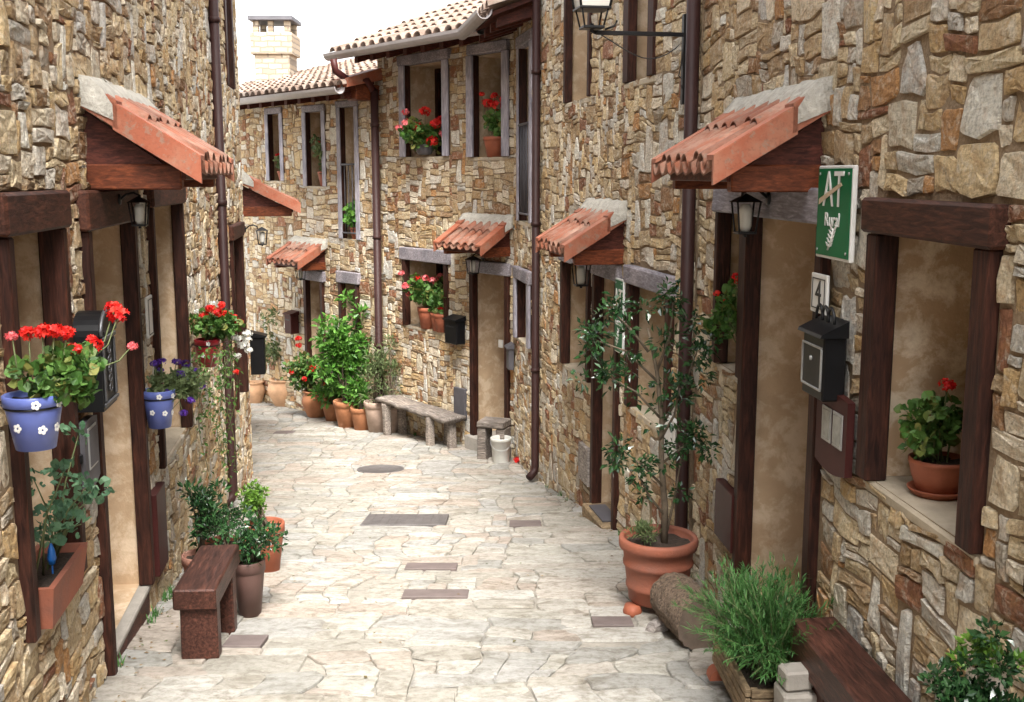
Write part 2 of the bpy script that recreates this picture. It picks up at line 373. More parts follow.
def stone_facade(W, ya, yb, ztop, ops, seed, house, ystone=None, size=1.0, stone=None):
    """one mesh: mortar slab with openings plus every rubble stone set in it"""
    rng = random.Random(seed)
    k = W.k; mb = MB(); mb.M = W.mat()
    s0, s1 = ya * k, yb * k
    zb = min(ground_z(ya), ground_z(yb)) - .35
    O = [(a * k, b * k, c, d) for a, b, c, d in ops]
    xs = sorted({s0, s1} | {v for o in O for v in o[:2]}); xs = [x for x in xs if s0 <= x <= s1]
    zs = sorted({zb, ztop} | {v for o in O for v in o[2:]}); zs = [z for z in zs if zb <= z <= ztop]
    for i in range(len(xs) - 1):
        for j in range(len(zs) - 1):
            cx, cz = (xs[i] + xs[i + 1]) / 2, (zs[j] + zs[j + 1]) / 2
            if any(a < cx < b and c < cz < d for a, b, c, d in O): continue
            mb.raw([(xs[i], 0, zs[j]), (xs[i + 1], 0, zs[j]), (xs[i + 1], 0, zs[j + 1]), (xs[i], 0, zs[j + 1])], [(0, 1, 2, 3)], mat=0)
    T = -.62   # back, ends, top
    mb.raw([(s0, T, zb), (s1, T, zb), (s1, T, ztop), (s0, T, ztop), (s0, 0, zb), (s1, 0, zb), (s1, 0, ztop), (s0, 0, ztop)],
           [(0, 1, 2, 3), (0, 4, 7, 3), (1, 5, 6, 2), (3, 2, 6, 7)], mat=0)
    # stones
    u = .031 * size
    ss = (ystone if ystone is not None else ya) * k
    nx = int((s1 - ss) / u); nz = int((ztop - zb) / u)
    filled = [[False] * (nx + 12) for _ in range(nz + 12)]
    for a, b, c, d in O:
        for j in range(max(0, int((c - zb) / u + .5)), min(nz, int((d - zb) / u + .5))):
            for i in range(max(0, int((a - ss) / u + .5)), min(nx, int((b - ss) / u + .5))): filled[j][i] = True
    def warp(x, z):
        v = noise.noise_vector(Vector((x * 3.1 + seed, z * 3.6, seed * 1.7))) * .045 * size
        w = noise.noise_vector(Vector((x * 11, z * 11, seed * 2.3 + 5))) * .016 * size
        x += v.x + w.x; z += v.y + w.y
        x = min(max(x, ss if ystone is None else -99), s1)
        for a, b, c, d in O:
            if a < x < b and c < z < d:
                e = min((x - a, 0), (b - x, 1), (z - c, 2), (d - z, 3))
                if e[1] == 0: x = a
                elif e[1] == 1: x = b
                elif e[1] == 2: z = c
                else: z = d
        return x, z
    V = []; F = []; MI = []
    flip = W.side < 0
    for j in range(nz):
        for i in range(nx):
            if filled[j][i]: continue
            q = rng.random()
            if q < .022: w, h = rng.randint(3, 6), rng.randint(6, 10)
            elif q < .085: w, h = rng.randint(6, 9), rng.randint(4, 6)
            elif q < .13: w, h = rng.randint(2, 3), rng.randint(4, 6)
            else: w, h = rng.choice((2, 3, 3, 4, 4, 5, 6, 7, 8, 9)), rng.choice((1, 2, 2, 2, 2, 3, 3, 4))
            ww = 0
            while ww < w and i + ww < nx and not filled[j][i + ww]: ww += 1
            w = ww
            if i + w + 1 <= nx - 1 and not filled[j][i + w] and filled[j][i + w + 1]: w += 1
            if i + w == nx - 1: w += 1
            hh = 0
            while hh < h and j + hh < nz and not any(filled[j + hh][i + t] for t in range(w)): hh += 1
            h = max(1, hh)
            if j + h == nz - 1: h += 1
            for jj in range(h):
                for t in range(w): filled[j + jj][i + t] = True
            a, b = ss + i * u, ss + (i + w) * u; c, d = zb + j * u, zb + (j + h) * u
            yy = (a + b) / 2 / k
            if d < ground_z(yy) - .06: continue
            g = .0030 * size; W_, H_ = b - a - 2 * g, d - c - 2 * g
            mn = min(W_, H_)
            cut = [rng.uniform(.03, .20) * mn for _ in range(8)]
            tl = tr = 0
            if h >= 6 and rng.random() < .75: tl, tr = rng.uniform(0, .42) * W_, rng.uniform(0, .42) * W_
            sk = rng.uniform(-.14, .14) * H_ if w > 3 else 0
            def E(p): return rng.uniform(0, .07) * p
            P = [(a + g + cut[0], c + g + E(mn)), ((a + b) / 2, c + g + E(mn) - sk * .3), (b - g - cut[1], c + g + E(mn)),
                 (b - g - E(mn), c + g + cut[2]), (b - g - E(mn) - tr * .45, (c + d) / 2), (b - g - tr - E(mn), d - g - cut[3]),
                 (b - g - cut[4] - tr, d - g - E(mn)), ((a + b) / 2 + (tl - tr) * .5, d - g - E(mn)), (a + g + cut[5] + tl, d - g - E(mn)),
                 (a + g + tl + E(mn), d - g - cut[6]), (a + g + E(mn) + tl * .45, (c + d) / 2), (a + g + E(mn), c + g + cut[7])]
            P = [warp(*p) for p in P]
            cx = sum(p[0] for p in P) / 12; cz = sum(p[1] for p in P) / 12
            base = len(V); dep = rng.uniform(.004, .016)
            tx, tz = rng.uniform(-.006, .006), rng.uniform(-.005, .007)
            for ring, (sc, hf) in enumerate(((1.0, -.10), (.960, .88), (.58, 1.0))):
                for px, pz in P:
                    x = cx + (px - cx) * sc; z = cz + (pz - cz) * sc
                    n = dep * hf
                    if ring: n += tx * (px - cx) / W_ * 2 * sc + tz * (pz - cz) / H_ * 2 * sc + rng.uniform(-.0016, .0016) * (ring + .5)
                    V.append(W.pt(x / k, max(n, -.004), z))
            V.append(W.pt(cx / k, dep + rng.uniform(-.003, .003), cz))
            big = 2 if (h >= 6 and rng.random() < .65) or rng.random() < .03 else 1; MI += [big] * 36
            for r_ in range(2):
                for t in range(12):
                    t2 = (t + 1) % 12
                    f = (base + r_ * 12 + t, base + r_ * 12 + t2, base + r_ * 12 + 12 + t2, base + r_ * 12 + 12 + t)
                    F.append(f[::-1] if flip else f)
            for t in range(12):
                f = (base + 24 + t, base + 24 + (t + 1) % 12, base + 36); F.append(f[::-1] if flip else f)
    me = bpy.data.meshes.new('wall_a')
    mb.bm.to_mesh(me); nv = len(me.vertices)
    v0 = [v.co.copy() for v in me.vertices]; f0 = [tuple(p.vertices) for p in me.polygons]
    mb.bm.free(); bpy.data.meshes.remove(me)
    L = house.location
    me = bpy.data.meshes.new('wall')
    me.from_pydata([tuple(v - L) for v in v0 + V], [], f0 + [tuple(i + nv for i in f) for f in F])
    me.materials.append(M['mortar']); me.materials.append(M['stone']); me.materials.append(M['stone_grey'])
    n0 = len(f0)
    mi = [0] * n0 + MI; me.polygons.foreach_set('material_index', mi)
    sm = [False] * (n0 + len(F)); me.polygons.foreach_set('use_smooth', sm)
    me.update()
    o = bpy.data.objects.new('wall', me); COL.objects.link(o); o.parent = house
    return o
def hpart(mb, name, mats, house, parent=None):
    """a piece of a house, modelled in world space and hung under the house (or under one of its parts)"""
    for v in mb.bm.verts: v.co -= house.location
    return mb.build(name, mats, parent or house)

def opening(W, house, kind, y0, y1, z0, z1, pw=.075, lh=.13, pd=.04, depth=.50, wood=('post', 'beam'), sill=True, ext=.03, rail=False, proud=.03, label=None, jz=None, plaster='plaster'):
    k = W.k; a, b = y0 * k, y1 * k; rng = random.Random(int(y0 * 1000 + z0 * 77)); zt = z1 - lh
    p = MB(); p.M = W.mat()
    if kind == 'window':
        p.box(a, b, -depth - .02, -depth, z0, zt, 0); root = hpart(p, 'window', M['pane'], house)
    else:
        nb = 5; L = (b - a - .06) / nb
        for i in range(nb): p.prism([(a + .03 + i * L, -depth + .006), (a + .03 + i * L + .008, -depth + .014), (a + .03 + (i + 1) * L - .008, -depth + .014), (a + .03 + (i + 1) * L, -depth + .006), (a + .03 + (i + 1) * L, -depth - .03), (a + .03 + i * L, -depth - .03)], 2, z0 + .01, zt - .006)
        root = hpart(p, 'door', M['dark_wood'], house)
    if label: root['label'] = label
    grey = wood[0] == 'grey_post'
    for x0, x1 in ((a, a + pw), (b - pw, b)):
        zj = jz if jz is not None and x0 == a else z0
        f = MB(); f.M = W.mat(); f.box(x0, x1, -pd - (.03 if grey else 0), proud * (.4 if grey else .8), zj, zt, .006); hpart(f, 'jamb', M['post' if grey else wood[0]], house, root)
        if grey:
            f = MB(); f.M = W.mat(); f.box(x0 - .018, x1 + .012, proud * .4 + .002, proud, zj, zt, .004, jit=.002, rng=rng); hpart(f, 'face_board', M['grey_post'], house, root)
    l = MB(); l.M = W.mat(); l.box(a - ext, b + ext, -pd - .02, proud + .004, zt + .002, z1, .010, jit=.005, rng=rng); hpart(l, 'lintel', M[wood[1]], house, root)
    r = MB(); r.M = W.mat(); e = .004; q = .028
    r.raw([(a + q, -pd - e - (.03 if grey else 0), z0), (a + q, -depth, z0), (a + q, -depth, zt - .003), (a + q, -pd - e, zt - .003), (b - q, -pd - e, z0), (b - q, -depth, z0), (b - q, -depth, zt - .003), (b - q, -pd - e, zt - .003)],
          [(0, 1, 2, 3), (4, 7, 6, 5), (3, 2, 6, 7)] + ([] if kind == 'window' and sill else [(0, 4, 5, 1)]))
    hpart(r, 'reveal', M[plaster], house, root)
    if kind == 'window':
        mid = (a + b) / 2; c = MB(); c.M = W.mat(); x0_, x1_, w_ = a + .03, b - .03, .05; n0, n1 = -depth + .003, -depth + .045; q0, q1 = z0 + .012, zt - .012
        for u0, u1 in ((x0_, mid), (mid, x1_)):
            V = []; 
            for n in (n0, n1): V += [(u0, n, q0), (u1, n, q0), (u1, n, q1), (u0, n, q1), (u0 + w_, n, q0 + w_), (u1 - w_, n, q0 + w_), (u1 - w_, n, q1 - w_), (u0 + w_, n, q1 - w_)]
            F = []
            for t in range(4):
                t2 = (t + 1) % 4; F += [(t, t2, 4 + t2, 4 + t), (8 + t, 8 + t2, 12 + t2, 12 + t), (4 + t, 4 + t2, 12 + t2, 12 + t)]
            c.raw(V, F)
        hpart(c, 'casement', M['post'], house, root)
        if sill:
            s_ = MB(); s_.M = W.mat(); s_.box(a + .005, b - .005, -depth + .006, .012, z0 - .045, z0 - .002, .008, jit=.004, rng=rng)
            hpart(s_, 'sill', M['sill'], house, root)
        if rail:
            g = MB(); g.M = W.mat(); zr = z0 + .98
            g.tube([(a + pw, .015, zr), (b - pw, .015, zr)], .014); g.tube([(a + pw, .015, z0 + .08), (b - pw, .015, z0 + .08)], .012)
            nb = max(3, int((b - a) / .11))
            for i in range(1, nb): g.tube([(a + pw + (b - a - 2 * pw) * i / nb, .015, z0 + .08), (a + pw + (b - a - 2 * pw) * i / nb, .015, zr)], .007, 6)
            hpart(g, 'railing', M['slate'], house, root)
    else:
        h = MB(); h.M = W.mat(); h.tube([(a + .16, -depth + .01, z0 + .95), (a + .16, -depth + .05, z0 + .95), (a + .27, -depth + .05, z0 + .95)], .012)
        hpart(h, 'handle', M['iron'], house, root)
    return root

def canopy(W, house, y0, y1, zt, proj=.42, drop=.26, nt=7, lead=.0, seed=1):
    """little tiled roof over a door: barrel tiles, verge tiles, cement fillet, timber brackets"""
    k = W.k; a, b = y0 * k, y1 * k; Mx = W.mat(); rng = random.Random(seed)
    f = MB(); f.M = Mx
    f.prism([(0, zt - .03), (proj - .03, zt - drop - .015), (proj - .03, zt - drop - .04), (0, zt - .06)], 0, a + .02, b - .02)
    f.box(a + .03, b - .03, proj - .10, proj - .045, zt - drop - .075, zt - drop - .025, .004)
    root = hpart(f, 'canopy', M['dark_wood'], house)
    w = b - a; sp = w / nt; t = MB(); t.M = Mx
    rows = 2 if proj < .6 else 3
    for i in range(nt + 1):     # barrel covers
        cx = a + sp * i
        if i in (0, nt): continue
        for q in range(rows):
            n0 = .0 + proj * q / rows - (.03 if q else 0); n1 = proj * (q + 1) / rows + .02 + (rng.uniform(-.012, .012))
            lift = .012 if q == 0 else 0
            V = []; F = []; S = 8
            for (n, rr) in ((n0, sp * .36), (n1, sp * .44)):
                z = zt - drop * n / proj + lift * (1 if n == n0 else 1)
                for layer in (0, .012):
                    for h in range(S + 1):
                        an = PI * h / S; V.append((cx - math.cos(an) * (rr - layer), n, z + math.sin(an) * (rr - layer) * .85))
            m = S + 1
            for h in range(S):
                F += [(h, h + 1, 2 * m + h + 1, 2 * m + h), (m + h, 3 * m + h, 3 * m + h + 1, m + h + 1), (2 * m + h, 2 * m + h + 1, 3 * m + h + 1, 3 * m + h), (h, m + h, m + h + 1, h + 1)]
            F += [(0, 2 * m, 3 * m, m), (S, m + S, 3 * m + S, 2 * m + S)]
            t.raw(V, F, True)
    for i in range(nt):         # channels
        cx = a + sp * (i + .5); V = []; F = []; S = 6
        for n in (0, proj + .035):
            z = zt - drop * n / proj + .012
            for layer in (0, .012):
                for h in range(S + 1):
                    an = PI * h / S; V.append((cx - math.cos(an) * (sp * .40 - layer), n, z - math.sin(an) * (sp * .34 - layer) + .01))
        m = S + 1
        for h in range(S): F += [(h, h + 1, 2 * m + h + 1, 2 * m + h), (m + h, 3 * m + h, 3 * m + h + 1, m + h + 1), (2 * m + h, 2 * m + h + 1, 3 * m + h + 1, 3 * m + h)]
        t.raw(V, F, True)
    hpart(t, 'tiles', M['tile'], house, root)
    sl = drop / proj
    for (e0, e1, o0, o1) in ((a - .05, a + .055, a - .055, a - .030), (b - .055, b + .05, b + .030, b + .055)):
        c = MB(); c.M = Mx
        for n0, n1, up in ((0.0, .15, .012), (.13, proj + .03, 0)):
            z0_, z1_ = zt - sl * n0 + up + .045, zt - sl * n1 + up + .045
            c.prism([(n0, z0_), (n1, z1_), (n1, z1_ - .02), (n0, z0_ - .02)], 0, e0, e1)           # top flange
            c.prism([(n0, z0_ - .003), (n1, z1_ - .003), (n1, z1_ - .115), (n0, z0_ - .115)], 0, o0, o1)  # side drop
        hpart(c, 'verge_tile', M['cap'], house, root)
    c = MB(); c.M = Mx; N = max(8, int(w / .05)); V = []; F = []
    for i in range(N + 1):
        x = a - .06 + (w + .12) * i / N; q = noise.noise(Vector((x * 9, seed, 0)))
        top = zt + .06 + .02 * q; out = .13 + .05 * noise.noise(Vector((x * 14, seed, 4)))
        V += [(x, -.01, zt - .05), (x, -.01, top + .01), (x, .045, top), (x, out * .7, zt - sl * out * .7 + .07), (x, out, zt - sl * out + .03), (x, out, zt - sl * out - .03)]
    for i in range(N):
        for h in range(5): F.append((i * 6 + h, i * 6 + h + 1, i * 6 + 7 + h, i * 6 + 6 + h))
    F += [tuple(range(6)), tuple(N * 6 + h for h in range(6))]
    c.raw(V, F, True); hpart(c, 'cement_fillet', M['cement'], house, root)
    for x in (a + .015, b - .085):
        br = MB(); br.M = Mx
        br.box(x, x + .07, 0, proj - .06, zt - drop - .115, zt - drop - .03 + .02, .006)
        hpart(br, 'bracket', M['orange_wood'], house, root)
        g = MB(); g.M = Mx; g.prism([(0, zt - .07), (proj - .13, zt - drop - .01), (0, zt - drop - .01)], 0, x + .01, x + .055)  # dark triangle added in place of the shaded void under the tiles
        hpart(g, 'shade_infill', M['dark_wood'], house, root)
    return root

def downpipe(house, x, y, z0, z1, r=.038, foot=True, sw=(.05, 0)):
    p = MB()
    pts = [(x, y, z1), (x, y, z0 + .14)]
    if foot: pts += [(x - .01, y - .02, z0 + .09), (x - .06, y - .08, z0 + .05)]
    p.tube(pts, r, 14)
    z = z0 + 1.1
    while z < z1: p.lathe([(r, z - .02), (r + .008, z - .018), (r + .008, z + .018), (r, z + .02)], 14, T=Matrix.Translation((x, y, 0))); z += 1.4
    return hpart(p, 'downpipe', M['pipe'], house)

def tile_roof(W, house, y0, y1, ze, over, pitch, run, sp=.21, mat='roof', name='roof', endboard=True, rows=None):
    """eave roof: rafters and soffit boards, gutter, and barrel tiles climbing away from the street"""
    k = W.k; a, b = y0 * k, y1 * k; Mx = W.mat(); sl = math.tan(pitch)
    s_ = MB(); s_.M = Mx
    s_.prism([(over, ze + .04), (-run, ze + .04 + (over + run) * sl), (-run, ze + .0 + (over + run) * sl), (over, ze)], 0, a, b)
    root = hpart(s_, name, M['dark_wood'], house)
    t = MB(); t.M = Mx; S = 5; L = .42
    n = max(1, int((b - a) / sp)); sp = (b - a) / n
    rows = rows or int((over + run) / (L - .07)); rng = random.Random(int(y0 * 31))
    for i in range(n + 1):
        cx = a + sp * i
        for q in range(rows):
            n0 = over + .05 - q * (L - .07) + rng.uniform(-.012, .012); n1 = n0 - L
            V = []; F = []
            for nn, rr, up in ((n0, sp * .40, .045), (n1, sp * .33, .02)):
                z = ze + .05 + (over - nn) * sl + up
                for h in range(S + 1):
                    an = PI * h / S; V.append((cx - math.cos(an) * rr, nn, z + math.sin(an) * rr * .8))
                for h in range(S + 1):
                    an = PI * h / S; V.append((cx - math.cos(an) * (rr - .016), nn, z + math.sin(an) * (rr - .016) * .8 - .002))
            m = S + 1
            for h in range(S): F += [(h, h + 1, 2 * m + h + 1, 2 * m + h), (h, m + h, m + h + 1, h + 1), (m + h, 3 * m + h, 3 * m + h + 1, m + h + 1)]
            t.raw(V, F, True)
    for i in range(n):
        cx = a + sp * (i + .5); V = []; F = []
        for nn in (over + .03, -run):
            z = ze + .085 + (over - nn) * sl
            for h in range(S + 1):
                an = PI * h / S; V.append((cx - math.cos(an) * sp * .42, nn, z - math.sin(an) * sp * .25))
        for h in range(S): F.append((h, h + 1, S + 1 + h + 1, S + 1 + h))
        t.raw(V, F, True)
    hpart(t, 'tiles', M[mat], house, root)
    rf = MB(); rf.M = Mx; x = a + .1
    while x < b - .1:
        rf.prism([(over - .06, ze - .003), (-.1, ze - .003 + (over - .06 + .1) * sl), (-.1, ze - .12 + (over + .04) * sl), (over - .06, ze - .085)], 0, x, x + .08); x += .38
    hpart(rf, 'rafters', M['dark_wood'], house, root)
    g = MB(); g.M = Mx
    prof = []
    for h in range(9):
        an = PI + PI * h / 8; prof.append((over + .08 + math.cos(an) * .074, ze + .050 + math.sin(an) * .085))
    for h in range(8, -1, -1):
        an = PI + PI * h / 8; prof.append((over + .08 + math.cos(an) * .066, ze + .050 + math.sin(an) * .077))
    g.prism(prof, 0, a - .04, b + .04)
    hpart(g, 'gutter', M['gutter'], house, root)
    return root

# ------------------------------------------------------------------ foliage helpers
def leaf(V, F, p, d, up, L, w, fold=.25):
    d = d.normalized(); s = d.cross(up)
    if s.length < .05: s = d.orthogonal()
    s.normalize(); u = s.cross(d)
    b = len(V)
    V += [p, p + d * L * .45 + s * w * .5 + u * L * fold * .4, p + d * L, p + d * L * .45 - s * w * .5 + u * L * fold * .4]
    V += [p + d * L * .5 - u * L * .02]
    F += [(b, b + 4, b + 1), (b + 1, b + 4, b + 2), (b, b + 3, b + 4), (b + 3, b + 2, b + 4)]
def rdir(rng, up=0.0):
    while True:
        v = Vector((rng.uniform(-1, 1), rng.uniform(-1, 1), rng.uniform(-1, 1)))
        if .05 < v.length < 1: break
    v.normalize(); v.z += up
    return v.normalized()
def round_leaf(V, F, p, d, up, L):
    d = d.normalized(); s = d.cross(up)
    if s.length < .05: s = d.orthogonal()
    s.normalize(); u = s.cross(d); b = len(V); r_ = L * .5; c = p + d * r_
    V.append(c - u * r_ * .28)
    for k in range(9):
        a = PI + .35 + (2 * PI - .7) * k / 8; q = r_ * (1.06 if k % 2 else .92)
        V.append(c + (d * math.cos(a) + s * math.sin(a)) * q + u * r_ * .10 * math.sin(a * 3))
    F += [(b, b + 1 + k, b + 2 + k) for k in range(8)]
def cloud(mb, clumps, n, L, w, seed, up=.2, droop=0):
    """leaves gathered in clumps: (centre, radius) pairs; radius may be a 3-tuple"""
    rng = random.Random(seed); V = []; F = []
    vol = [(r if isinstance(r, (int, float)) else (r[0] * r[1] * r[2]) ** (1 / 3)) ** 2 for c, r in clumps]; tot = sum(vol)
    for (c, r), v in zip(clumps, vol):
        rr = (r, r, r) if isinstance(r, (int, float)) else r
        for _ in range(max(3, int(n * v / tot))):
            q = rdir(rng); t = rng.random() ** .45
            p = Vector(c) + Vector((q.x * rr[0], q.y * rr[1], q.z * rr[2])) * t
            d = (q + rdir(rng) * .9 + Vector((0, 0, up - droop))).normalized()
            k = rng.uniform(.55, 1.25)
            if w > .9 * L: round_leaf(V, F, p, (d + rdir(rng) * .4), (q * .8 + rdir(rng, 1.0)).normalized(), L * k)
            else: leaf(V, F, p, d, rdir(rng, 1.2), L * k, w * k, rng.uniform(.1, .5))
    mb.raw(V, F, False)
def clumps_in(c, r, n, cr, seed, sq=1.0):
    rng = random.Random(seed); out = []
    for _ in range(n):
        q = rdir(rng); t = rng.uniform(.35, 1) if rng.random() < .8 else rng.uniform(0, .4)
        out.append((Vector(c) + Vector((q.x * r[0], q.y * r[1], q.z * r[2])) * t, cr * rng.uniform(.7, 1.25)))
    return out
def flower_head(parent, p, r, mat, seed, name='flower_head', n=26, loc=None):
    rng = random.Random(seed); mb = MB(); V = []; F = []
    for i in range(n):
        q = rdir(rng, .25); c = Vector(p) + Vector((q.x, q.y, q.z * .72)) * r * rng.uniform(.55, 1)
        s = q.orthogonal().normalized(); t = q.cross(s); z = r * rng.uniform(.34, .5); a0 = rng.random() * 6
        b = len(V); V.append(c - q * z * .15)
        for h in range(5):
            a = a0 + 2 * PI * h / 5; V.append(c + (s * math.cos(a) + t * math.sin(a)) * z + q * z * .2)
            V.append(c + (s * math.cos(a + .63) + t * math.sin(a + .63)) * z * .55)
        for h in range(10): F.append((b, b + 1 + h, b + 1 + (h + 1) % 10))
    mb.raw(V, F, False); return mb.build(name, mat, parent, recalc=False)
POT = {
    'plain': lambda r, h: [(r * .66, 0), (r * .93, h * .78), (r * .93, h * .80), (r, h * .81), (r, h * .985), (r * .97, h), (r * .90, h), (r * .87, h * .97), (r * .80, h * .84)],
    'bulb': lambda r, h: [(r * .55, 0), (r * .62, h * .04), (r * .98, h * .50), (r, h * .62), (r * .93, h * .78), (r * .78, h * .86), (r * .78, h * .9), (r * .88, h * .95), (r * .87, h), (r * .74, h), (r * .70, h * .9)],
    'bowl': lambda r, h: [(r * .58, 0), (r * .72, h * .12), (r * .90, h * .55), (r * .98, h * .86), (r, h * .88), (r, h), (r * .92, h), (r * .86, h * .86)],
    'ribbed': lambda r, h: [(r * .68, 0), (r * .73, .01), (r * .76, h * .20), (r * .80, h * .22), (r * .81, h * .27), (r * .785, h * .30), (r * .84, h * .55), (r * .88, h * .57), (r * .89, h * .62), (r * .86, h * .65), (r * .89, h * .82), (r * .98, h * .84), (r, h * .90), (r * 1.0, h * .96), (r * .97, h), (r * .88, h), (r * .85, h * .96), (r * .82, h * .86)],
}
def pot(parent, r, h, mat, style='plain', name='pot', z=0, soil=True):
    mb = MB(); mb.lathe([(max(.0001, p[0]), p[1] + z) for p in POT[style](r, h)] + [(.0001, h * .84 + z)], 32, wob=.012, seed=r * 100)
    o = mb.build(name, mat, parent)
    if soil:
        s = MB(); rr = r * (.70 if style == 'bulb' else .83); N = 20
        V = [(0, 0, h * .9 + z)] + [(rr * math.cos(2 * PI * i / N), rr * math.sin(2 * PI * i / N), h * .885 + z + .006 * math.sin(i * 2.3)) for i in range(N)]
        s.raw(V, [(0, 1 + i, 1 + (i + 1) % N) for i in range(N)], True); s.build('soil', M['soil'], parent)
    return o
def geranium(label, loc, r, h, mat, style, fol_c, fol_r, n, flowers, leafm='leaf_ger', petal='petal_red', fr=.03, L=.045, seed=3, group=None, name='potted_geranium', cat='potted plant', saucer=False, hanger=None, clump=.05):
    t = thing(name, label, cat, loc, 0, group)
    pot(t, r, h, mat, style, z=.012 if saucer else 0)
    if saucer:
        m = MB(); m.lathe([(r * .75, 0), (r * .98, .022), (r * 1.0, .028), (r * .93, .028), (r * .72, .010), (.0001, .010)], 28); m.build('saucer', mat, t)
    f = MB(); cl = clumps_in(fol_c, fol_r, 16, clump, seed); cloud(f, cl, n, L, L * .95, seed, up=.25)
    f.build('foliage', M[leafm], t, recalc=False)
    s = MB(); rng = random.Random(seed)
    for c, _ in cl[:9]:
        s.tube([(rng.uniform(-.3, .3) * r, rng.uniform(-.3, .3) * r, h * .88), (c.x * .5, c.y * .5, (c.z + h) / 2), tuple(c)], .0035, 5)
    for i, fl in enumerate(flowers):
        p = Vector(fl[:3]); s.tube([(p.x * .4, p.y * .4, min(h + .02, p.z)), (p.x * .85, p.y * .85, (p.z + h) / 2), tuple(p)], .0025, 5)
    s.build('stems', M['stem'], t)
    for i, fl in enumerate(flowers):
        flower_head(t, fl[:3], fl[3] if len(fl) > 3 else fr, M[fl[4] if len(fl) > 4 else petal], seed * 50 + i)
    if hanger:
        hg = MB(); hx, hy = hanger
        N = 20; hg.tube([(r * .94 * math.cos(2 * PI * i / N), r * .94 * math.sin(2 * PI * i / N), h * .78) for i in range(N + 1)], .004, 6)
        hg.tube([(hx * .55, hy * .55, h * .78), (hx, hy, h * .78), (hx, hy, h * .78 + .08)], .004, 6)
        hg.build('wire_holder', M['iron'], t)
    return t

exec_order = []
# ================================================================== SETTING
def build_ground():
    xs = [-60, -30, -12, -7] + [-5.5 + .25 * i for i in range(0, 33)] + [3, 6, 12, 30, 60]
    ys = [-60, -40, -20, -10, -5] + [-4 + .25 * i for i in range(0, 97)] + [22, 25, 30, 40, 60, 100, 200]
    mb = MB(); V = []; F = []
    for y in ys:
        for x in xs:
            z = ground_z(y)
            if -5 < y < 22 and -6 < x < 4: z += .014 * noise.noise(Vector((x * .9, y * .9, 3))) - .014
            V.append((x, y, z))
    n = len(xs)
    for j in range(len(ys) - 1):
        for i in range(n - 1): F.append((j * n + i, j * n + i + 1, (j + 1) * n + i + 1, (j + 1) * n + i))
    mb.raw(V, F, True); o = mb.build('street_paving', M['joint'], recalc=False); tag(o, kind='structure')
build_ground()
COVERS = [(-1.14, -.50, 8.02, 8.52), (-.02, .22, 7.96, 8.22), (-.66, -.34, 6.50, 6.68), (-.60, -.24, 5.74, 5.92), (-1.34, -1.16, 4.84, 5.02), (.40, .60, 5.18, 5.34)]
def top_z(x, y): return ground_z(y) + .014 * noise.noise(Vector((x * .9, y * .9, 3)))
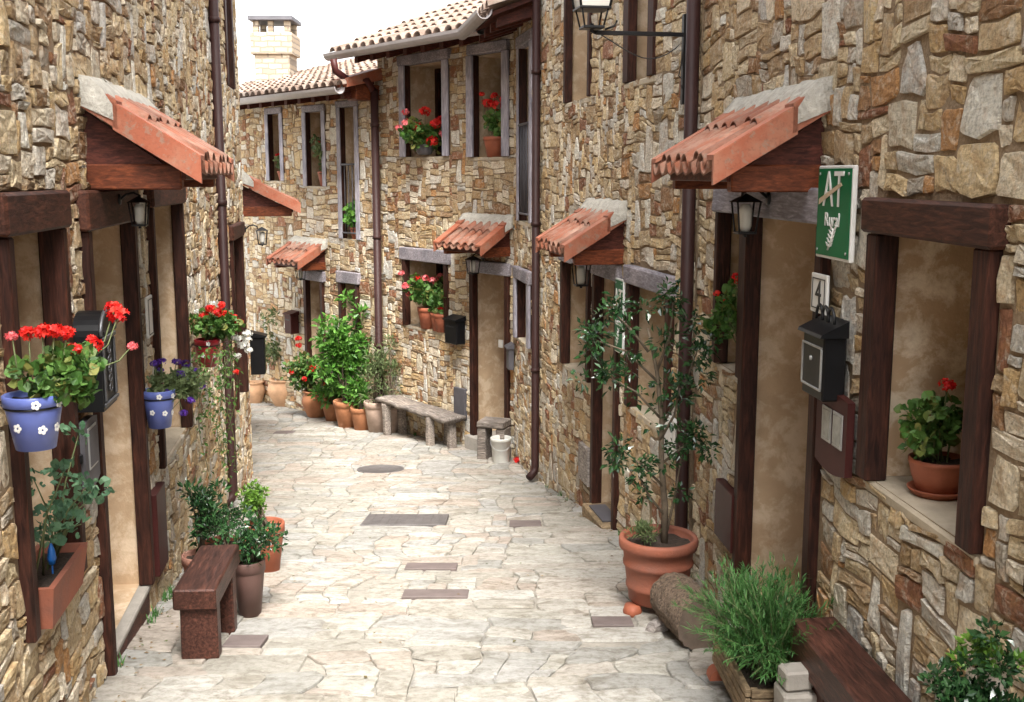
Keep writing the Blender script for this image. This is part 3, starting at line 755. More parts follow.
def build_flagstones():
    rng = random.Random(99); u = .055; x0, x1, y0, y1 = -6.2, 1.75, 2.2, 20.0
    nx, ny = int((x1 - x0) / u), int((y1 - y0) / u); fl = [[False] * (nx + 20) for _ in range(ny + 20)]
    for a, b, c, d in COVERS:
        for j in range(round((c - y0) / u), round((d - y0) / u)):
            for i in range(round((a - x0) / u), round((b - x0) / u)): fl[j][i] = True
    def inside(x, y):
        if y < 11: return -1.95 - .14 * (y - 4.26) < x < 1.45
        return x > -1.9 - (y - 11) * .75 - .6 and x < 1.45 - .2 * (y - 8)
    V = []; F = []
    for j in range(ny):
        for i in range(nx):
            if fl[j][i]: continue
            q = rng.random(); w, h = rng.choice((3, 4, 5, 6, 7, 8, 9, 10)), rng.choice((2, 2, 3, 3, 4, 4, 5))
            if q < .10: w, h = rng.randint(8, 13), rng.randint(5, 7)
            elif q < .28: w, h = rng.randint(2, 4), rng.randint(1, 3)
            ww = 0
            while ww < w and i + ww < nx and not fl[j][i + ww]: ww += 1
            w = ww
            if i + w + 1 < nx and not fl[j][i + w] and fl[j][i + w + 1]: w += 1
            hh = 0
            while hh < h and j + hh < ny and not any(fl[j + hh][i + t] for t in range(w)): hh += 1
            h = max(1, hh)
            for jj in range(h):
                for t in range(w): fl[j + jj][i + t] = True
            a, b, c, d = x0 + i * u, x0 + (i + w) * u, y0 + j * u, y0 + (j + h) * u
            if not inside((a + b) / 2, (c + d) / 2): continue
            near = any(a < q_[1] + .12 and b > q_[0] - .12 and c < q_[3] + .12 and d > q_[2] - .12 for q_ in COVERS)
            g = .0015; W_, H_ = b - a, d - c; mn = min(W_, H_); sk1, sk2 = rng.uniform(-.2, .2) * H_, rng.uniform(-.2, .2) * W_
            if near: sk1 = sk2 = 0
            ct = [rng.uniform(.03, .30) * mn for _ in range(8)]
            pts = []
            for (ax, ay), (bx, by) in (((a + ct[0], c + g), (b - ct[1], c + g)), ((b - g, c + ct[2]), (b - g, d - ct[3])), ((b - ct[4], d - g), (a + ct[5], d - g)), ((a + g, d - ct[6]), (a + g, c + ct[7]))):
                for t in (0, .33, .67, 1): pts.append((ax + (bx - ax) * t, ay + (by - ay) * t))
            P = []
            for px, py in pts:
                v = noise.noise_vector(Vector((px * 1.1, py * 1.3, 4))) * (.24 if not near else 0); v2 = noise.noise_vector(Vector((px * 5, py * 5, 9))) * (.035 if not near else .0); v3 = noise.noise_vector(Vector((px * 22, py * 22, 2))) * .007
                P.append((px + v.x + v2.x + v3.x, py + v.y + v2.y + v3.y))
            n = len(P); cx, cy = sum(p[0] for p in P) / n, sum(p[1] for p in P) / n; base = len(V)
            lift = rng.uniform(-.0025, .0025); tx, ty = rng.uniform(-.006, .006), rng.uniform(-.008, .008)
            for sc, dz in ((1.0, -.012), (1 - .006 / max(mn, .05), -.002), (1 - .03 / max(mn, .08), 0.0)):
                for px, py in P:
                    x, y = cx + (px - cx) * sc, cy + (py - cy) * sc
                    V.append((x, y, top_z(x, y) + dz + lift + tx * (x - cx) + ty * (y - cy)))
            V.append((cx, cy, top_z(cx, cy) + lift))
            for r_ in range(2):
                for t in range(n): F.append((base + r_ * n + t, base + r_ * n + (t + 1) % n, base + (r_ + 1) * n + (t + 1) % n, base + (r_ + 1) * n + t))
            for t in range(n): F.append((base + 2 * n + t, base + 2 * n + (t + 1) % n, base + 3 * n))
    mb = MB(); mb.raw(V, F, False); o = mb.build('flagstones', M['paving'], recalc=False); tag(o, kind='structure')
build_flagstones()

def house(name, label, loc): return thing(name, label, 'house', loc)
OP = {}
# right, near
HA = house('stone_house', 'nearest rubble-stone house on the right, with the green AT sign and geranium window', (1.5, 3.5, ground_z(3.5)))
ops = dict(W0=(1.85, 2.70, -1.05, -.02), W1=(2.95, 3.79, -1.04, -.075), D1=(4.22, 5.31, -2.07, -.05), W2=(5.312, 5.84, -.98, -.052))
stone_facade(RA, -3, 6.31, 3.05, list(ops.values()), 11, HA, ystone=1.3)
opening(RA, HA, 'window', *ops['W0'], lh=.13)
opening(RA, HA, 'window', *ops['W1'], plaster='patchy_plaster', lh=.12, pw=.09, proud=.05)
opening(RA, HA, 'door', *ops['D1'], lh=.14, pw=.075, wood=('post', 'grey_beam'), sill=False, proud=.05, ext=.02)
opening(RA, HA, 'window', *ops['W2'], lh=.135, pw=.06, wood=('post', 'grey_beam'), proud=.045, ext=.022)
canopy(RA, HA, 4.33, 5.42, .30, proj=.42, drop=.25, nt=7, seed=2)
cb = MB(); cb.M = RA.mat(); cb.box(5.30 * RA.k, 5.62 * RA.k, .0, .05, -1.86, -1.56, .004); hpart(cb, 'utility_panel', M['brown_paint'], HA)
downpipe(HA, .995, 6.30, ground_z(6.3), 3.0)
tile_roof(RA, HA, -3, 6.31, 3.00, .30, R(15), 4.5)
# right, middle
HB = house('stone_house', 'rubble-stone house in the middle of the right side, behind the potted sapling', (1.3, 8.4, ground_z(8.4)))
ops = dict(U1=(8.72, 9.60, .60, 1.95), U2=(7.12, 7.80, .62, 1.95), W3=(8.62, 9.60, -1.62, -.60), D2=(7.80, 8.50, -2.60, -.62), W4=(6.66, 7.58, -1.58, -.60))
stone_facade(RB, 6.311, 10.59, 3.05, list(ops.values()), 23, HB, size=1.0)
opening(RB, HB, 'window', *ops['U1']); opening(RB, HB, 'window', *ops['U2'], pw=.13)
opening(RB, HB, 'window', *ops['W3'], wood=('post', 'grey_beam'), proud=.05)
opening(RB, HB, 'door', *ops['D2'], wood=('post', 'grey_beam'), sill=False, proud=.05)
opening(RB, HB, 'window', *ops['W4'], wood=('post', 'grey_beam'), proud=.05)
canopy(RB, HB, 7.72, 8.60, -.24, proj=.42, drop=.26, nt=6, seed=5)
cb = MB(); cb.M = RB.mat(); cb.box(8.55 * RB.k, 8.86 * RB.k, .0, .045, -2.45, -2.15, .004); hpart(cb, 'utility_panel', M['log_wood'], HB)
ds = MB(); ds.M = RB.mat(); ds.box(7.86 * RB.k, 8.46 * RB.k, -.3, .11, ground_z(8.1) - .14, ground_z(8.1) + .06, .01); hpart(ds, 'doorstep', M['planter_wood'], HB)
ds = MB(); ds.M = RB.mat(); ds.box(7.95 * RB.k, 8.35 * RB.k, -.05, .08, ground_z(8.1) + .062, ground_z(8.1) + .075, .002); hpart(ds, 'doormat', M['slate'], HB)
downpipe(HB, .225, 10.55, ground_z(10.55), 3.0)
tile_roof(RB, HB, 6.311, 10.59, 3.00, .30, R(15), 4.5)
# corner house facing the viewer
HC = house('stone_house', 'corner rubble-stone house facing the viewer, geraniums in its windows and a rustic bench in front', (-.2, 12.6, ground_z(12.6)))
o1 = dict(NW=(11.0, 11.78, -.47, 1.40), W5=(11.0, 11.85, -1.72, -.95))
o2 = dict(U3=(13.06, 13.89, .22, 1.43), U4=(12.13, 12.73, .20, 1.43), W6=(13.09, 13.90, -1.86, -.88), D3=(12.12, 12.72, -3.02, -.95))
stone_facade(RB2, 10.592, 12.06, 1.66, list(o1.values()), 31, HC)
stone_facade(RC, 12.06, 14.36, 1.66, list(o2.values()), 37, HC, size=.95)
GW = ('grey_post', 'grey_beam')
opening(RB2, HC, 'window', *o1['NW'], wood=GW, rail=True, lh=.12); opening(RB2, HC, 'window', *o1['W5'], wood=GW, proud=.05)
opening(RC, HC, 'window', *o2['U3'], wood=GW, pw=.085, lh=.12, ext=.04, proud=.05); opening(RC, HC, 'window', *o2['U4'], wood=GW, pw=.085, lh=.12, ext=.0, proud=.05)
opening(RC, HC, 'window', *o2['W6'], wood=('post', 'grey_beam'), lh=.16, ext=.05, proud=.05)
opening(RC, HC, 'door', *o2['D3'], wood=('post', 'grey_beam'), lh=.14, ext=.03, proud=.05, sill=False, depth=.75)
canopy(RC, HC, 12.10, 12.76, -.49, proj=.42, drop=.27, nt=6, seed=7)
cb = MB(); cb.M = RC.mat(); cb.box(12.80 * RC.k, 12.98 * RC.k, .0, .045, -2.86, -2.48, .004); hpart(cb, 'utility_panel', M['slate'], HC)
ds = MB(); ds.M = RC.mat(); ds.box(12.10 * RC.k, 12.74 * RC.k, -.5, .10, ground_z(12.3) - .2, -3.0, .01); hpart(ds, 'doorstep', M['concrete'], HC)
sw = MB(); sw.M = RC.mat(); sw.box(12.55 * RC.k, 12.55 * RC.k + .08, -.30, -.28, -1.98, -1.89, .003, T=Matrix.Identity(4)); hpart(sw, 'doorbell', M['white'], HC)
downpipe(HC, -1.72, 14.19, ground_z(14.2), 1.05, r=.05)
gp = MB(); gp.tube([(-2.18, 13.93, 1.40), (-2.16, 13.95, 1.26), (-2.02, 14.08, 1.16), (-1.80, 14.15, 1.16), (-1.72, 14.19, 1.02)], .045, 12); hpart(gp, 'gutter_elbow', M['brown_paint'], HC)
tile_roof(RC, HC, 11.98, 14.55, 1.44, .46, R(21), 4.5, sp=.20)
tile_roof(RB2, HC, 10.60, 12.14, 1.442, .46, R(21), 3.5, sp=.20)
fb = MB(); fb.M = RC.mat(); e = 14.30 * RC.k
fb.prism([(0, 1.33), (.50, 1.18), (.50, 1.07), (.0, 1.18)], 0, e - .05, e + .30); hpart(fb, 'verge_board', M['cap'], HC)
fb = MB(); fb.M = RC.mat(); fb.box(e + .02, e + .26, -.02, .34, .93, 1.12, .01); hpart(fb, 'verge_bracket', M['orange_wood'], HC)
# far house
HD = house('stone_house', 'farthest rubble-stone house, tiled roof and chimney, behind the row of terracotta pots', (-3.0, 16.5, ground_z(16.5)))
ops = dict(U5=(16.27, 16.68, -.08, .97), U6=(15.31, 15.79, -.15, .95), U7=(14.64, 15.04, -.84, .97), D4=(15.42, 15.86, -3.38, -1.32), W7=(14.68, 15.08, -2.18, -1.28))
stone_facade(RD, 14.309, 19.8, 1.22, list(ops.values()), 41, HD, size=1.0)
for n_ in ('U5', 'U6'): opening(RD, HD, 'window', *ops[n_], wood=GW, lh=.09, pw=.07, ext=.01)
opening(RD, HD, 'window', *ops['U7'], wood=GW, lh=.09, pw=.06, rail=True)
opening(RD, HD, 'door', *ops['D4'], wood=('post', 'grey_beam'), lh=.15, pw=.08, ext=.05, sill=False, proud=.05)
opening(RD, HD, 'window', *ops['W7'], wood=('post', 'grey_beam'), lh=.16, ext=.04, proud=.05)
canopy(RD, HD, 15.36, 16.02, -.93, proj=.44, drop=.25, nt=6, seed=9)
RFD = tile_roof(RD, HD, 14.31, 19.8, 1.02, .45, R(14), 4.5, sp=.20)
ch = MB(); ch.box(-4.44, -3.84, 19.7, 20.4, 1.2, 2.42, .01); ch.box(-4.50, -3.78, 19.66, 20.44, 2.06, 2.42, .008)
for x in (-4.46, -3.92): 
    for y in (19.71, 20.29): ch.box(x, x + .10, y, y + .10, 2.42, 2.62, .004)
ch.box(-4.20, -4.11, 19.72, 19.81, 2.42, 2.62, .004)
chim = hpart(ch, 'chimney', M['chimney'], HD, RFD)
cc = MB(); cc.box(-4.52, -3.76, 19.62, 20.48, 2.62, 2.70, .01); hpart(cc, 'chimney_cap', M['slate'], HD)
# left, near
HL = house('stone_house', 'nearest rubble-stone house on the left, with tiled door canopy and hanging flower pots', (-2.0, 4.8, ground_z(4.8)))
ops = dict(L0=(1.3, 2.2, -1.2, -.05), L1=(3.40, 4.10, -1.50, -.05), DL=(4.43, 5.42, -2.05, -.06), L2=(5.86, 6.93, -1.58, -.03))
stone_facade(LA, -3, 8.88, 3.05, [ops['L0'], ops['L1'], (4.43, 5.42, -2.32, -.06), ops['L2']], 53, HL, ystone=1.3)
opening(LA, HL, 'window', *ops['L0'])
opening(LA, HL, 'window', *ops['L1'], lh=.14, pw=.06, pd=.05, proud=.05)
opening(LA, HL, 'door', *ops['DL'], lh=.16, pw=.065, pd=.03, jz=-2.12, sill=False, proud=.05)
opening(LA, HL, 'window', *ops['L2'], lh=.14, pw=.06, pd=.03, proud=.05)
canopy(LA, HL, 4.60, 5.75, .335, proj=.44, drop=.28, nt=7, seed=12)
ds = MB(); ds.M = LA.mat(); ds.box(4.50 * LA.k, 5.41 * LA.k, -.45, .008, -2.34, -2.085, .012); hpart(ds, 'doorstep', M['dark_wood'], HL)
ds = MB(); ds.M = LA.mat(); ds.box(4.50 * LA.k, 5.41 * LA.k, -.46, .018, -2.084, -2.055, .006); hpart(ds, 'doorstep_slab', M['concrete'], HL)
cb = MB(); cb.M = LA.mat(); cb.box(5.50 * LA.k, 5.76 * LA.k, .0, .05, -2.06, -1.62, .004); hpart(cb, 'utility_panel', M['brown_paint'], HL)
downpipe(HL, -2.30, 8.86, ground_z(8.86), 3.0)
tile_roof(LA, HL, -3, 8.88, 3.00, .30, R(15), 4.5)
# left, far end of the bend
HM = house('stone_house', 'rubble-stone house on the left where the lane bends, just past the downpipe', (-3.0, 11.0, ground_z(11)))
ops = dict(L3=(9.60, 10.50, -2.05, -.43), U=(9.86, 10.50, .78, 1.95))
stone_facade(LA, 8.882, 10.86, 3.05, list(ops.values()), 61, HM)
stone_facade(LB, 10.86, 15.0, 3.05, [(12.05, 12.95, ground_z(12.5), -.62)], 67, HM, ystone=10.86)
opening(LA, HM, 'window', *ops['L3'], lh=.13, proud=.05); opening(LA, HM, 'window', *ops['U'], pw=.12)
opening(LB, HM, 'door', 12.05, 12.95, ground_z(12.5), -.62, sill=False)
canopy(LB, HM, 11.85, 13.15, -.02, proj=.60, drop=.30, nt=7, seed=15)
tile_roof(LA, HM, 8.882, 10.86, 3.00, .30, R(15), 4.5); tile_roof(LB, HM, 10.86, 15.0, 2.998, .30, R(15), 4.0)

# ================================================================== THINGS ON THE WALLS
def wthing(name, label, cat, W, y, z, n=.035, group=None):
    return thing(name, label, cat, W.pt(y, n, z), W.rot(), group)
def text_part(s, size, T, mat, name, parent, ext=.0015, spacing=1.0, sx=1.0):
    cu = bpy.data.curves.new('t', 'FONT'); cu.body = s; cu.size = size; cu.extrude = ext; cu.align_x = 'CENTER'; cu.align_y = 'CENTER'; cu.resolution_u = 3
    o = bpy.data.objects.new('t', cu); COL.objects.link(o)
    dg = bpy.context.evaluated_depsgraph_get(); me = bpy.data.meshes.new_from_object(o.evaluated_get(dg))
    bpy.data.objects.remove(o); bpy.data.curves.remove(cu)
    me.transform(T @ Matrix.Diagonal((sx, 1, 1, 1))); me.materials.clear(); me.materials.append(mat); me.name = name
    ob = bpy.data.objects.new(name, me); COL.objects.link(ob); ob.parent = parent; return ob
def face_T(x, y, z): return Matrix(((-1, 0, 0, x), (0, 0, 1, y), (0, 1, 0, z), (0, 0, 0, 1)))

def tourist_sign(W, y, z, w, h, label):
    t = wthing('guesthouse_sign', label, 'sign', W, y, z)
    m = MB(); m.box(-w / 2, w / 2, 0, .018, -h / 2, h / 2, .004); m.build('sign_border', M['white'], t)
    m = MB(); m.box(-w / 2 + .011, w / 2 - .011, .0185, .022, -h / 2 + .011, h / 2 - .011, .001); m.build('sign_face', M['sign_green'], t)
    # tall A with a roof stroke, and T
    text_part('AT', .185, face_T(0, .024, h * .23), M['white'], 'lettering', t, sx=.88)
    m = MB(); m.prism([(w * .40, h * .08), (w * .40, h * .14), (-w * .22, h * .32), (-w * .26, h * .29)], 1, .0245, .0265); m.build('roof_stripe', M['sign_gold'], t)
    text_part('Rural', .072, face_T(0, .024, -h * .08), M['white'], 'lettering', t)
    m = MB()                                                # sprig emblem
    m.tube([(.03, .024, -h * .40), (.0, .024, -h * .30), (-.02, .024, -h * .17)], .004, 6)
    for i in range(5):
        zz = -h * (.37 - .045 * i); xx = .02 - .009 * i
        for sgn in (-1, 1): m.prism([(xx, zz), (xx + sgn * .022, zz + .004), (xx + sgn * .034, zz + .018), (xx + sgn * .012, zz + .012)], 1, .0225, .0250)
    m.build('emblem', M['white'], t)
    m = MB()
    for sx_ in (-1, 1):
        for sz_ in (-1, 1): m.lathe([(.0055, 0), (.0055, .003), (.0001, .004)], 10, T=Matrix.Translation((sx_ * (w / 2 - .03), .022, sz_ * (h / 2 - .03))) @ Matrix.Rotation(-PI / 2, 4, 'X'))
    m.build('screws', M['silver'], t)
    return t
tourist_sign(RA, 4.07, -.135, .35, .34, 'green and white AT sign beside the nearest canopy on the right wall')
tourist_sign(RB, 7.69, -.97, .20, .52, 'green AT sign half hidden by the sapling, seen nearly edge-on')

t = wthing('house_number_plate', 'white plate with a black figure 4 under the green sign', 'number plate', RA, 4.21, -.445)
m = MB(); m.box(-.085, .085, 0, .012, -.075, .075, .003); m.build('plate', M['white'], t)
m = MB()
for a_ in ((-.068, .068, .054, .058), (-.068, .068, -.058, -.054), (-.068, -.064, -.054, .054), (.064, .068, -.054, .054)): m.box(a_[0], a_[1], .0125, .0145, a_[2], a_[3], 0)
m.build('border', M['ink'], t); text_part('4', .13, face_T(0, .0135, 0), M['ink'], 'lettering', t)

# black iron letter box with arched handle
t = wthing('letter_box', 'black ornate letter box with looped top under the number 4 plate', 'letter box', RA, 4.05, -.665, .03, None)
m = MB(); m.box(-.11, .11, 0, .085, -.145, .09, .006); m.build('body', M['black_gloss'], t)
m = MB(); m.prism([(0, .150), (.10, .10), (.105, .088), (0, .088)], 0, -.125, .125); m.build('lid', M['black_gloss'], t)
m = MB()
for k_ in range(3):
    x = -.06 + k_ * .06; m.tube([(x + .035 * math.cos(PI * q / 8), .045, .135 + .055 * math.sin(PI * q / 8)) for q in range(9)], .006, 6)
m.build('scroll_handle', M['iron'], t)
m = MB(); m.box(-.09, .09, .086, .090, -.10, .045, .002); m.build('door', M['iron'], t)
m = MB()
for z_ in (-.105, .048): m.box(-.10, .10, .086, .093, z_ - .004, z_ + .004, .001)
for x_ in (-.10, .10): m.box(x_ - .004, x_ + .004, .086, .093, -.10, .044, .001)
m.lathe([(.009, 0), (.009, .006), (.0001, .008)], 10, T=Matrix.Translation((.0, .090, .0)) @ Matrix.Rotation(-PI / 2, 4, 'X'))
m.build('trim', M['silver'], t)

def meter_box(W, y, z, w, h, label, body, panes=2, n=.03, pm='grey_glass'):
    t = wthing('meter_box', label, 'meter box', W, y, z, n)
    m = MB(); pts = []
    for q in range(9): pts.append((-w / 2 + w * q / 8, h / 2 + .012 * math.sin(PI * q / 8)))
    for q in range(9): pts.append((w / 2 - w * q / 8, -h / 2 - .022 * math.sin(PI * q / 8)))
    m.prism(pts, 1, 0, .028); m.build('case', M[body], t)
    for k_ in range(panes):
        pw_ = w * .30 if panes > 1 else w * .6; cx = (k_ - (panes - 1) / 2) * w * .36 - (.02 if panes > 1 else 0); hh = h * .24 if panes > 1 else h * .34
        f = MB(); f.box(cx - pw_ / 2, cx + pw_ / 2, .0285, .033, -hh + .02, hh + .02, .001); fr = f.build('window_frame', M['silver'] if body != 'white' else M['white'], t)
        g = MB(); g.box(cx - pw_ / 2 + .01, cx + pw_ / 2 - .01, .0335, .035, -hh + .03, hh + .01, 0); g.build('glass', M[pm], fr)
    l = MB(); l.box(w / 2 + .002, w / 2 + .018, .0, .02, -.02, .015, .002); l.build('latch', M['iron'], t)
    return t
meter_box(RA, 3.99, -.93, .31, .27, 'brown meter box with two grey windows below the black letter box', 'brown_paint')
meter_box(RB, 6.55, -1.55, .24, .20, 'small white meter box behind the sapling next to the downpipe', 'white', 1, pm='white')
meter_box(LA, 4.20, -1.06, .22, .24, 'dark meter box under the round-topped letter box on the left', 'slate', 1, pm='slate')

# round-topped letter box on the left
t = wthing('letter_box', 'black round-topped letter box with raised silver ornament, left of the door', 'letter box', LA, 4.235, -.70, .03)
m = MB(); pts = [(-.12, -.19), (.12, -.19), (.12, .10)] + [(.12 * math.cos(PI * q / 12), .10 + .085 * math.sin(PI * q / 12)) for q in range(1, 12)] + [(-.12, .10)]
m.prism(pts, 1, 0, .10); m.build('body', M['black_gloss'], t)
m = MB()
for s_ in (1.0,): 
    m.tube([(.125 * math.cos(PI * q / 12), .104, .10 + .09 * math.sin(PI * q / 12)) for q in range(13)], .008, 6)
m.box(-.115, .115, .101, .110, .075, .092, .002); m.box(-.115, .115, .101, .110, -.175, -.160, .002)
for k_ in range(5): m.tube([(.022 * math.cos(2 * PI * q / 10), .105, -.115 + k_ * .037 + .015 * math.sin(2 * PI * q / 10)) for q in range(11)], .003, 5)
m.box(-.10, -.085, .101, .109, -.155, .07, .002); m.box(.085, .10, .101, .109, -.155, .07, .002)
m.build('ornament', M['pewter'], t)
m = MB(); m.box(-.07, .07, .101, .104, .098, .112, .001); m.build('letter_slot', M['iron'], t)

def small_box(W, y, z, w, h, d, label, mat, lid=True, n=.035, name='letter_box', cat='letter box'):
    t = wthing(name, label, cat, W, y, z, n)
    m = MB(); m.box(-w / 2, w / 2, 0, d, -h / 2, h / 2 - .03, .006); m.build('body', M[mat], t)
    m = MB(); m.prism([(0, h / 2 + .03), (d + .02, h / 2 - .01), (d + .02, h / 2 - .028), (0, h / 2 - .028)], 0, -w / 2 - .015, w / 2 + .015); m.build('lid', M[mat], t)
    m = MB(); m.box(-w * .36, w * .36, d + .001, d + .005, h * .14, h * .20, .001); m.build('letter_slot', M['iron'], t)
    return t
small_box(RC, 12.88, -1.79, .24, .30, .13, 'black letter box left of the corner house door', 'black_gloss')
small_box(RD, 16.06, -2.12, .20, .30, .13, 'brown letter box left of the farthest door', 'brown_paint')
small_box(LA, 10.92, -1.76, .14, .40, .14, 'black letter box on the left corner where the lane bends', 'black_gloss', n=.03)
small_box(RB2, 11.95, -1.96, .16, .26, .06, 'small dark box on the wall just right of the corner house door', 'slate', name='utility_box', cat='utility box')
t = wthing('house_number_plate', 'narrow white plate on the stones between door and window on the left', 'number plate', LA, 5.60, -.71)
m = MB(); m.box(-.07, .07, 0, .014, -.105, .105, .004); m.build('plate', M['white'], t)
m = MB()
for a_ in ((-.055, .055, .086, .090), (-.055, .055, -.090, -.086), (-.055, -.051, -.086, .086), (.051, .055, -.086, .086)): m.box(a_[0], a_[1], .0145, .0165, a_[2], a_[3], 0)
m.build('border', M['ink'], t)

def wall_lantern(W, y, z, label, s=1.0, n=.03, out=.14):
    t = wthing('wall_lantern', label, 'wall lamp', W, y, z, n, 'iron lanterns over the doors')
    S = Matrix.Scale(s, 4)
    m = MB(); m.M = S; m.lathe([(.035, 0), (.035, .012), (.02, .016), (.0001, .016)], 14, T=Matrix.Translation((0, 0, .02)) @ Matrix.Rotation(-PI / 2, 4, 'X'))
    m.tube([(0, .01, .02), (0, .05, .055), (0, .10, .065), (0, .14, .045), (0, .14, .02)], .008, 8); m.build('bracket', M['iron'], t)
    T = Matrix.Translation((0, out, 0))
    m = MB(); m.M = S @ T
    m.raw([(-.07, -.07, 0), (.07, -.07, 0), (.07, .07, 0), (-.07, .07, 0), (0, 0, .045)], [(0, 1, 2, 3), (0, 1, 4), (1, 2, 4), (2, 3, 4), (3, 0, 4)])
    for sx_ in (-1, 1):
        for sy_ in (-1, 1): m.tube([(sx_ * .058, sy_ * .058, 0), (sx_ * .042, sy_ * .042, -.15)], .0055, 6)
    m.box(-.047, .047, -.047, .047, -.160, -.148, .002); m.tube([(0, 0, -.16), (0, 0, -.175)], .01, 8)
    m.build('cage', M['iron'], t)
    m = MB(); m.M = S @ T; m.lathe([(.020, -.147), (.032, -.12), (.034, -.04), (.022, -.01)], 12); m.build('glass', M['lantern_glass'], t)
    return t
wall_lantern(RA, 4.86, -.115, 'black lantern under the nearest right canopy', .86, n=.05, out=.12)
wall_lantern(LA, 4.98, -.12, 'black lantern under the left canopy', .66, n=.05, out=.13)
wall_lantern(RB, 8.32, -.66, 'black lantern under the middle right canopy')
wall_lantern(RC, 12.50, -.93, 'black lantern under the canopy of the corner house')
wall_lantern(RD, 15.72, -1.30, 'black lantern under the farthest canopy', .95)
wall_lantern(LB, 11.35, -.56, 'black lantern on the left bend of the lane, hanging beyond the wall edge', .9, out=.19)

# street lamp on a bracket
t = thing('street_lamp', 'black street lantern with pale glass on a long wall bracket at the top', 'street lamp', RB.pt(6.50, .0, .62), RB.rot())
m = MB(); m.box(-.02, .02, .02, .045, -.22, .28, .004); m.build('wall_plate', M['iron'], t)
m = MB(); m.box(-.012, .012, .04, .55, .155, .178, .002); m.tube([(0, .55, .166), (0, .575, .175), (0, .575, .215)], .012, 8)
m.tube([(0, .50 + .07 * math.cos(a_), .235 + .05 * math.sin(a_)) for a_ in (PI, PI * 1.2, PI * 1.5)], .006, 6); m.build('arm', M['iron'], t)
L0 = Matrix.Translation((0, .575, .30))
m = MB(); m.M = L0
for sx_ in (-1, 1):
    for sy_ in (-1, 1):
        m.tube([(sx_ * .082, sy_ * .082, 0), (sx_ * .145, sy_ * .145, .38)], .008, 6); m.tube([(sx_ * .055, sy_ * .055, -.10), (sx_ * .075, sy_ * .075, -.005)], .006, 6)
m.box(-.09, .09, -.09, .09, -.014, 0, .003); m.box(-.06, .06, -.06, .06, -.115, -.10, .003); m.box(-.155, .155, -.155, .155, .375, .39, .003)
m.raw([(-.17, -.17, .39), (.17, -.17, .39), (.17, .17, .39), (-.17, .17, .39), (-.05, -.05, .52), (.05, -.05, .52), (.05, .05, .52), (-.05, .05, .52)], [(0, 1, 2, 3), (0, 1, 5, 4), (1, 2, 6, 5), (2, 3, 7, 6), (3, 0, 4, 7), (4, 5, 6, 7)])
m.build('lantern_frame', M['iron'], t)
m = MB(); m.M = L0; q0, q1 = .078, .138
m.raw([(-q0, -q0, .002), (q0, -q0, .002), (q0, q0, .002), (-q0, q0, .002), (-q1, -q1, .372), (q1, -q1, .372), (q1, q1, .372), (-q1, q1, .372)], [(0, 1, 5, 4), (1, 2, 6, 5), (2, 3, 7, 6), (3, 0, 4, 7)])
m.build('lantern_glass', M['lantern_glass'], t)
m = MB(); pts = []
for q in range(11):
    a_ = q / 10; pts.append((0, .52 - .48 * a_, .155 - .16 * math.sin(PI * a_ * .95) * (.5 + a_ * .5)))
pts += [(0, .05, .0), (.01, .06, -.06), (0, .03, -.09), (-.01, .05, -.12), (0, .03, -.16)]
m.tube(pts, .0035, 5); m.build('cable', M['cable'], t)

# ================================================================== THINGS ON THE GROUND: right side
gz = ground_z
t = thing('potted_sapling', 'leafy sapling in a large ribbed terracotta pot beside the right wall', 'potted plant', (.755, 5.50, gz(5.5) + .055))
pot(t, .205, .34, M['terra_old'], 'ribbed'); 
for i, (x, y) in enumerate(((-.13, -.08), (.13, -.06), (.0, .14))):
    m = MB(); m.lathe([(.045, -.06), (.05, -.03), (.04, .0)], 12, T=Matrix.Translation((x * 1.05, y, 0))); m.build('pot_foot', M['terra'], t)
m = MB(); rng = random.Random(5)
LEAN = lambda p: (p[0] - .045 * max(0, p[2] - .4), p[1], p[2])
trunk = [LEAN(q) for q in [(.03, 0, .28), (.035, .01, .50), (.02, .0, .72), (.03, .01, .95), (.01, .0, 1.20), (-.03, .0, 1.42)]]
m.tube(trunk, [.019, .017, .015, .013, .010, .006], 8)
br = [((.03, 0, .30), (.09, .02, .55), (.14, .03, .82)), ((.03, 0, .60), (-.08, -.02, .72), (-.18, -.02, .80)), ((.02, 0, .72), (.12, 0, .80), (.21, .02, .86)), ((.03, .01, .95), (-.10, -.03, 1.10), (-.24, -.03, 1.18)),
      ((.03, .01, .92), (.14, .02, 1.10), (.22, .03, 1.30)), ((.01, 0, 1.15), (-.14, .02, 1.30), (-.30, .02, 1.36)), ((-.03, 0, 1.30), (-.12, 0, 1.42), (-.20, 0, 1.50)), ((.01, 0, 1.2), (.08, 0, 1.38), (.10, 0, 1.55)), ((.02, 0, .85), (.09, -.02, .98), (.12, -.03, 1.12)), ((.03, 0, .45), (-.05, 0, .56), (-.10, 0, .66))]
br = [tuple(LEAN(q) for q in b_) for b_ in br]
for b_ in br: m.tube(b_, [.008, .006, .003], 6)
m.build('trunk', M['twig'], t)
m = MB(); cl = []
for b_ in br:
    e_ = Vector(b_[2]); mid = Vector(b_[1])
    for k_ in range(3): cl.append((e_ + rdir(rng) * rng.uniform(.02, .07), rng.uniform(.04, .075)))
    cl.append((mid + rdir(rng) * .03, .05))
for c in ((-.32, 0, 1.30, .06), (-.38, 0, 1.16, .045), (-.25, 0, 1.48, .055), (-.05, 0, 1.52, .06), (.20, 0, 1.46, .06), (.24, 0, 1.18, .06), (-.12, 0, 1.22, .06), (.02, -.05, 1.36, .06), (-.02, 0, .92, .03), (.26, .02, .78, .06), (-.22, 0, .72, .045), (.05, -.05, .76, .06), (.10, .04, 1.30, .055), (-.34, 0, 1.42, .045), (.0, 0, 1.02, .035)): cl.append((Vector(LEAN(c[:3])), c[3]))
